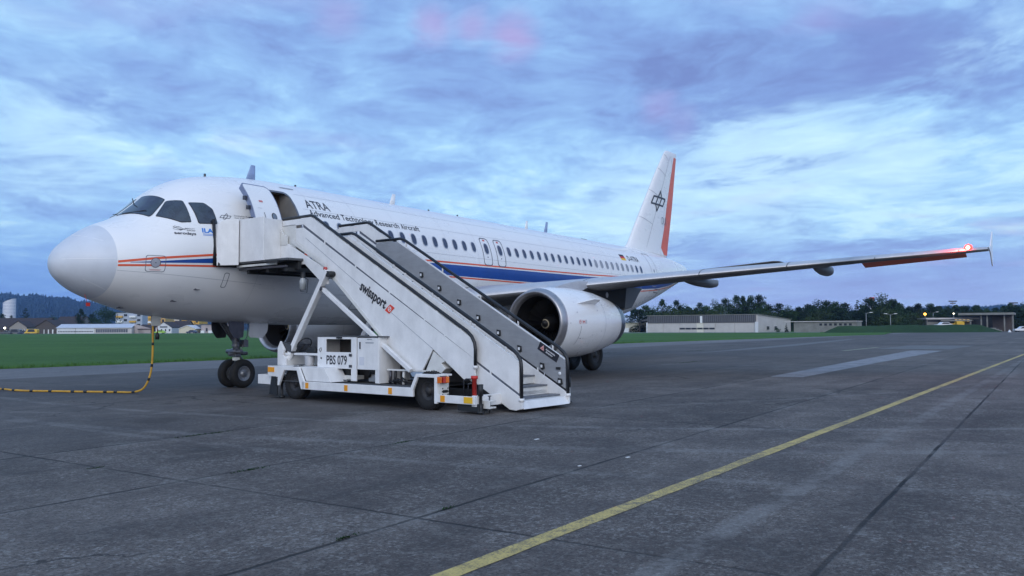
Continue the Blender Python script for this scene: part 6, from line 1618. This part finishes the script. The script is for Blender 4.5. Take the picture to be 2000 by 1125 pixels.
e = house('chalet', 132, 400, 52, 625, 611, 12, mat('timber_pale', (.32, .29, .27), .8), ROOFD, 'dark-roofed chalet rising behind the white hangar', wins=6)
tree(4, 62+42, 430, 608, 'low olive tree between the farm roof and the chalet', wpx=26); tree(5, 50, 440, 593, 'broad dark conifer above the farm roof', wpx=30)
tree(2, 158, 395, 597, 'dark upright tree behind the white hangar', wpx=17); tree(0, 205, 400, 592, 'largest round tree, right of the upright one behind the hangars', wpx=50); tree(1, 180, 410, 606, 'smaller dark tree between the upright and the largest round one', wpx=26)
tree(1, 5, 420, 604, 'dark tree at the left edge in front of the office tower', wpx=20); tree(1, 22, 430, 607, 'small dark tree at the foot of the office tower', wpx=12)
# glass tower
e = frame('office_tower', 18, 820); tag(e, 'pale round office tower with a slanting top against the hill', 'tower')
rr_ = W_(22.5, 820)/2; vs = []; n = 32
for j in range(n):
    a = 2*math.pi*j/n; x, y = rr_*math.cos(a), rr_*math.sin(a); vs.append((x, y, 0))
for j in range(n):
    a = 2*math.pi*j/n; x, y = rr_*math.cos(a), rr_*math.sin(a); vs.append((x, y, Z_(18, 579.5-5.0*max(-1, x/rr_+.1), 820)))
TWR = bpy.data.materials.new('tower_glass'); TWR.use_nodes = True; g = G(TWR.node_tree); co = g.new('ShaderNodeTexCoord').outputs['Object']; x, y, z = g.sep(co)
fl_ = g.m('ABSOLUTE', g.m('SUBTRACT', g.m('FRACT', g.m('DIVIDE', z, 3.2)), .5)); an_ = g.m('ABSOLUTE', g.m('SUBTRACT', g.m('FRACT', g.m('MULTIPLY', g.m('ARCTAN2', y, x), 7.0)), .5))
g.put(g.n['Principled BSDF'].inputs['Base Color'], g.mix(g.step(g.m('MINIMUM', fl_, an_), .12, .2), (.62, .63, .68), (.50, .52, .60))); g.n['Principled BSDF'].inputs['Roughness'].default_value = .25
M().add(vs, ring_faces(n)+[tuple(range(n, 2*n))]).build('shaft', TWR, e)
# apartment blocks
def block(px, D, wpx, top, floors, m1, m2, label, dep=12, phi=0, name='apartment_block'):
    e = frame(name, px, D, phi); tag(e, label, 'apartment block'); w = W_(wpx, D); zt_ = Z_(px, top, D); fh = zt_/floors
    M().box(-w/2, w/2, 0, dep, 0, zt_).build('wall', m1, e); M().box(-w/2-.3, w/2+.3, -.3, dep+.3, zt_, zt_+.35).build('roof', ROOFG, e)
    nb = max(2, int(w/6.5))
    for k in range(floors):
        for i in range(nb):
            x = -w/2+w*(i+.5)/nb; z = fh*k+.8
            if z > zt_-1: continue
            o = M().box(x-w/nb*.42, x+w/nb*.05, -1.2, -.02, z-.7, z+.35).build('balcony', m2 if (i+k) % 2 else SIGNW, e); f_ = M().box(x+w/nb*.12, x+w/nb*.36, -.05, 0, z, z+1.4).build('window', DARKW, e)
    return e
block(252, 500, 52, 604, 4, mat('block_bluegrey', (.38, .42, .50), .8, var=.08), YB, 'blue-grey apartment block with yellow balconies behind the glazed hangar')
block(306, 470, 34, 607, 4, OR, YB, 'ochre apartment block just behind the hanging cable')
block(340, 520, 34, 615, 3, mat('block_cream', (.55, .50, .42), .8, var=.08), YB, 'cream apartment block between the two gabled houses')
block(372, 430, 34, 619, 3, YB, OR, 'bright yellow apartment block behind the cream gabled house')
# small houses at the field edge
house('shed', 284, 352, 26, 636, 628, 8, BROWN, ROOFD, 'low brown shed with dark roof left of the hanging cable')
house('white_house', 320, 352, 31, 633, 623, 10, FACW, ROOFD, 'white gabled house with a dark name board right of the yellow cable', axis='y', wins=4)
b_ = [o for o in COL.objects if o.name.startswith('white_house')][0]
M().box(-1.6, 1.6, -.10, -.02, Z_(320, 633.5, 352), Z_(320, 631, 352)).build('name_board', ROOFG, b_)
house('dark_barn', 348, 364, 30, 635, 621.5, 11, mat('wall_greybrown', (.20, .17, .16), .8, var=.2), ROOFD, 'barn with a broad dark hipped roof behind the white gabled house', wins=0)  # walls in one even grey-brown colour
house('cream_house', 366, 350, 32, 636, 630, 9, WALLC, FACW, 'cream gabled shed with a pale roof edge', axis='y')
house('slate_house', 386, 356, 20, 636, 629, 8, mat('wall_greybrown', (.20, .17, .16), .8), ROOFG, 'small house with a blue slate roof right of the cream shed', wins=3)
block(408, 352, 30, 629, 2, PINK, SIGNW, 'flat-roofed pinkish house with a dark shopfront near the nose wheel', name='flat_house', dep=8)
block(432, 362, 30, 627, 2, mat('wall_mauve', (.30, .24, .25), .8, var=.1), SIGNW, 'mauve flat-roofed house just left of the nose wheel', name='flat_house', dep=8)
for k, (px, D, y_, c_, l_, v_) in enumerate(((14, 345, 5, CS, 'grey car parked leftmost below the farm roof', False), (30, 346, 0, CS, 'dark grey van in front of the small dormer house', True), (48, 345, 0, CB, 'dark blue car between the grey van and the yellow truck', False), (375, 342, 8, CB, 'dark blue car parked before the cream gabled shed', False))):
    car(px, D, y_, c_, l_, van=v_, name='parked_van' if v_ else 'parked_car')
e = car(63, 345, 0, mat('truck_yellow', (.62, .40, .05), .45), 'yellow truck before the brown timber barn', van=True, name='yellow_truck')
e = car(313, 342, 0, mat('lime_green', (.30, .50, .06), .4), 'lime green car in front of the white gabled house')
e = frame('yard_lamp', 10, 352); tag(e, 'bright white yard lamp at the left edge of the picture', 'street lamp')
h = Z_(10, 631.5, 352); M().tube([(0, 0, 0), (0, 0, h)], .07, 6).build('pole', GALV, e); M().lathe([(-.4, 0), (-.3, .3), (0, .42), (.3, .3), (.4, 0)], (0, 0, h), 'z', 12).build('globe', mat('white_glow', (1, .93, .75), .5), e)
# pale road in front of the settlement
p = [P_(-200, 330), P_(470, 330), P_(470, 344), P_(-200, 344)]
sheet([(q.x, q.y) for q in p], .115, 'airfield_road', wornpaint('road_pale', (.26, .26, .27), .30, 1))
p = [P_(1180, 222), P_(1600, 212), P_(1600, 222), P_(1180, 240)]
sheet([(q.x, q.y) for q in p], .115, 'hangar_forecourt', wornpaint('road_pale2', (.22, .22, .23), .30, 1))

# ------------------------------------------------------------------ haze
hz = M().box(-900, 4300, -1500, 4300, -1.5, 260).build('haze', None, None)
hz.data.materials.clear()
hm = bpy.data.materials.new('haze_air'); hm.use_nodes = True; hn = hm.node_tree; hn.nodes.clear()
ho = hn.nodes.new('ShaderNodeOutputMaterial'); hv = hn.nodes.new('ShaderNodeVolumePrincipled')
hv.inputs['Color'].default_value = (.26, .50, .99, 1); hv.inputs['Density'].default_value = 1.0e-4; hv.inputs['Anisotropy'].default_value = .1
hn.links.new(hv.outputs[0], ho.inputs['Volume']); hz.data.materials.append(hm)
tag(hz, 'thin bluish evening haze filling the air over the airfield', 'haze', kind='stuff')
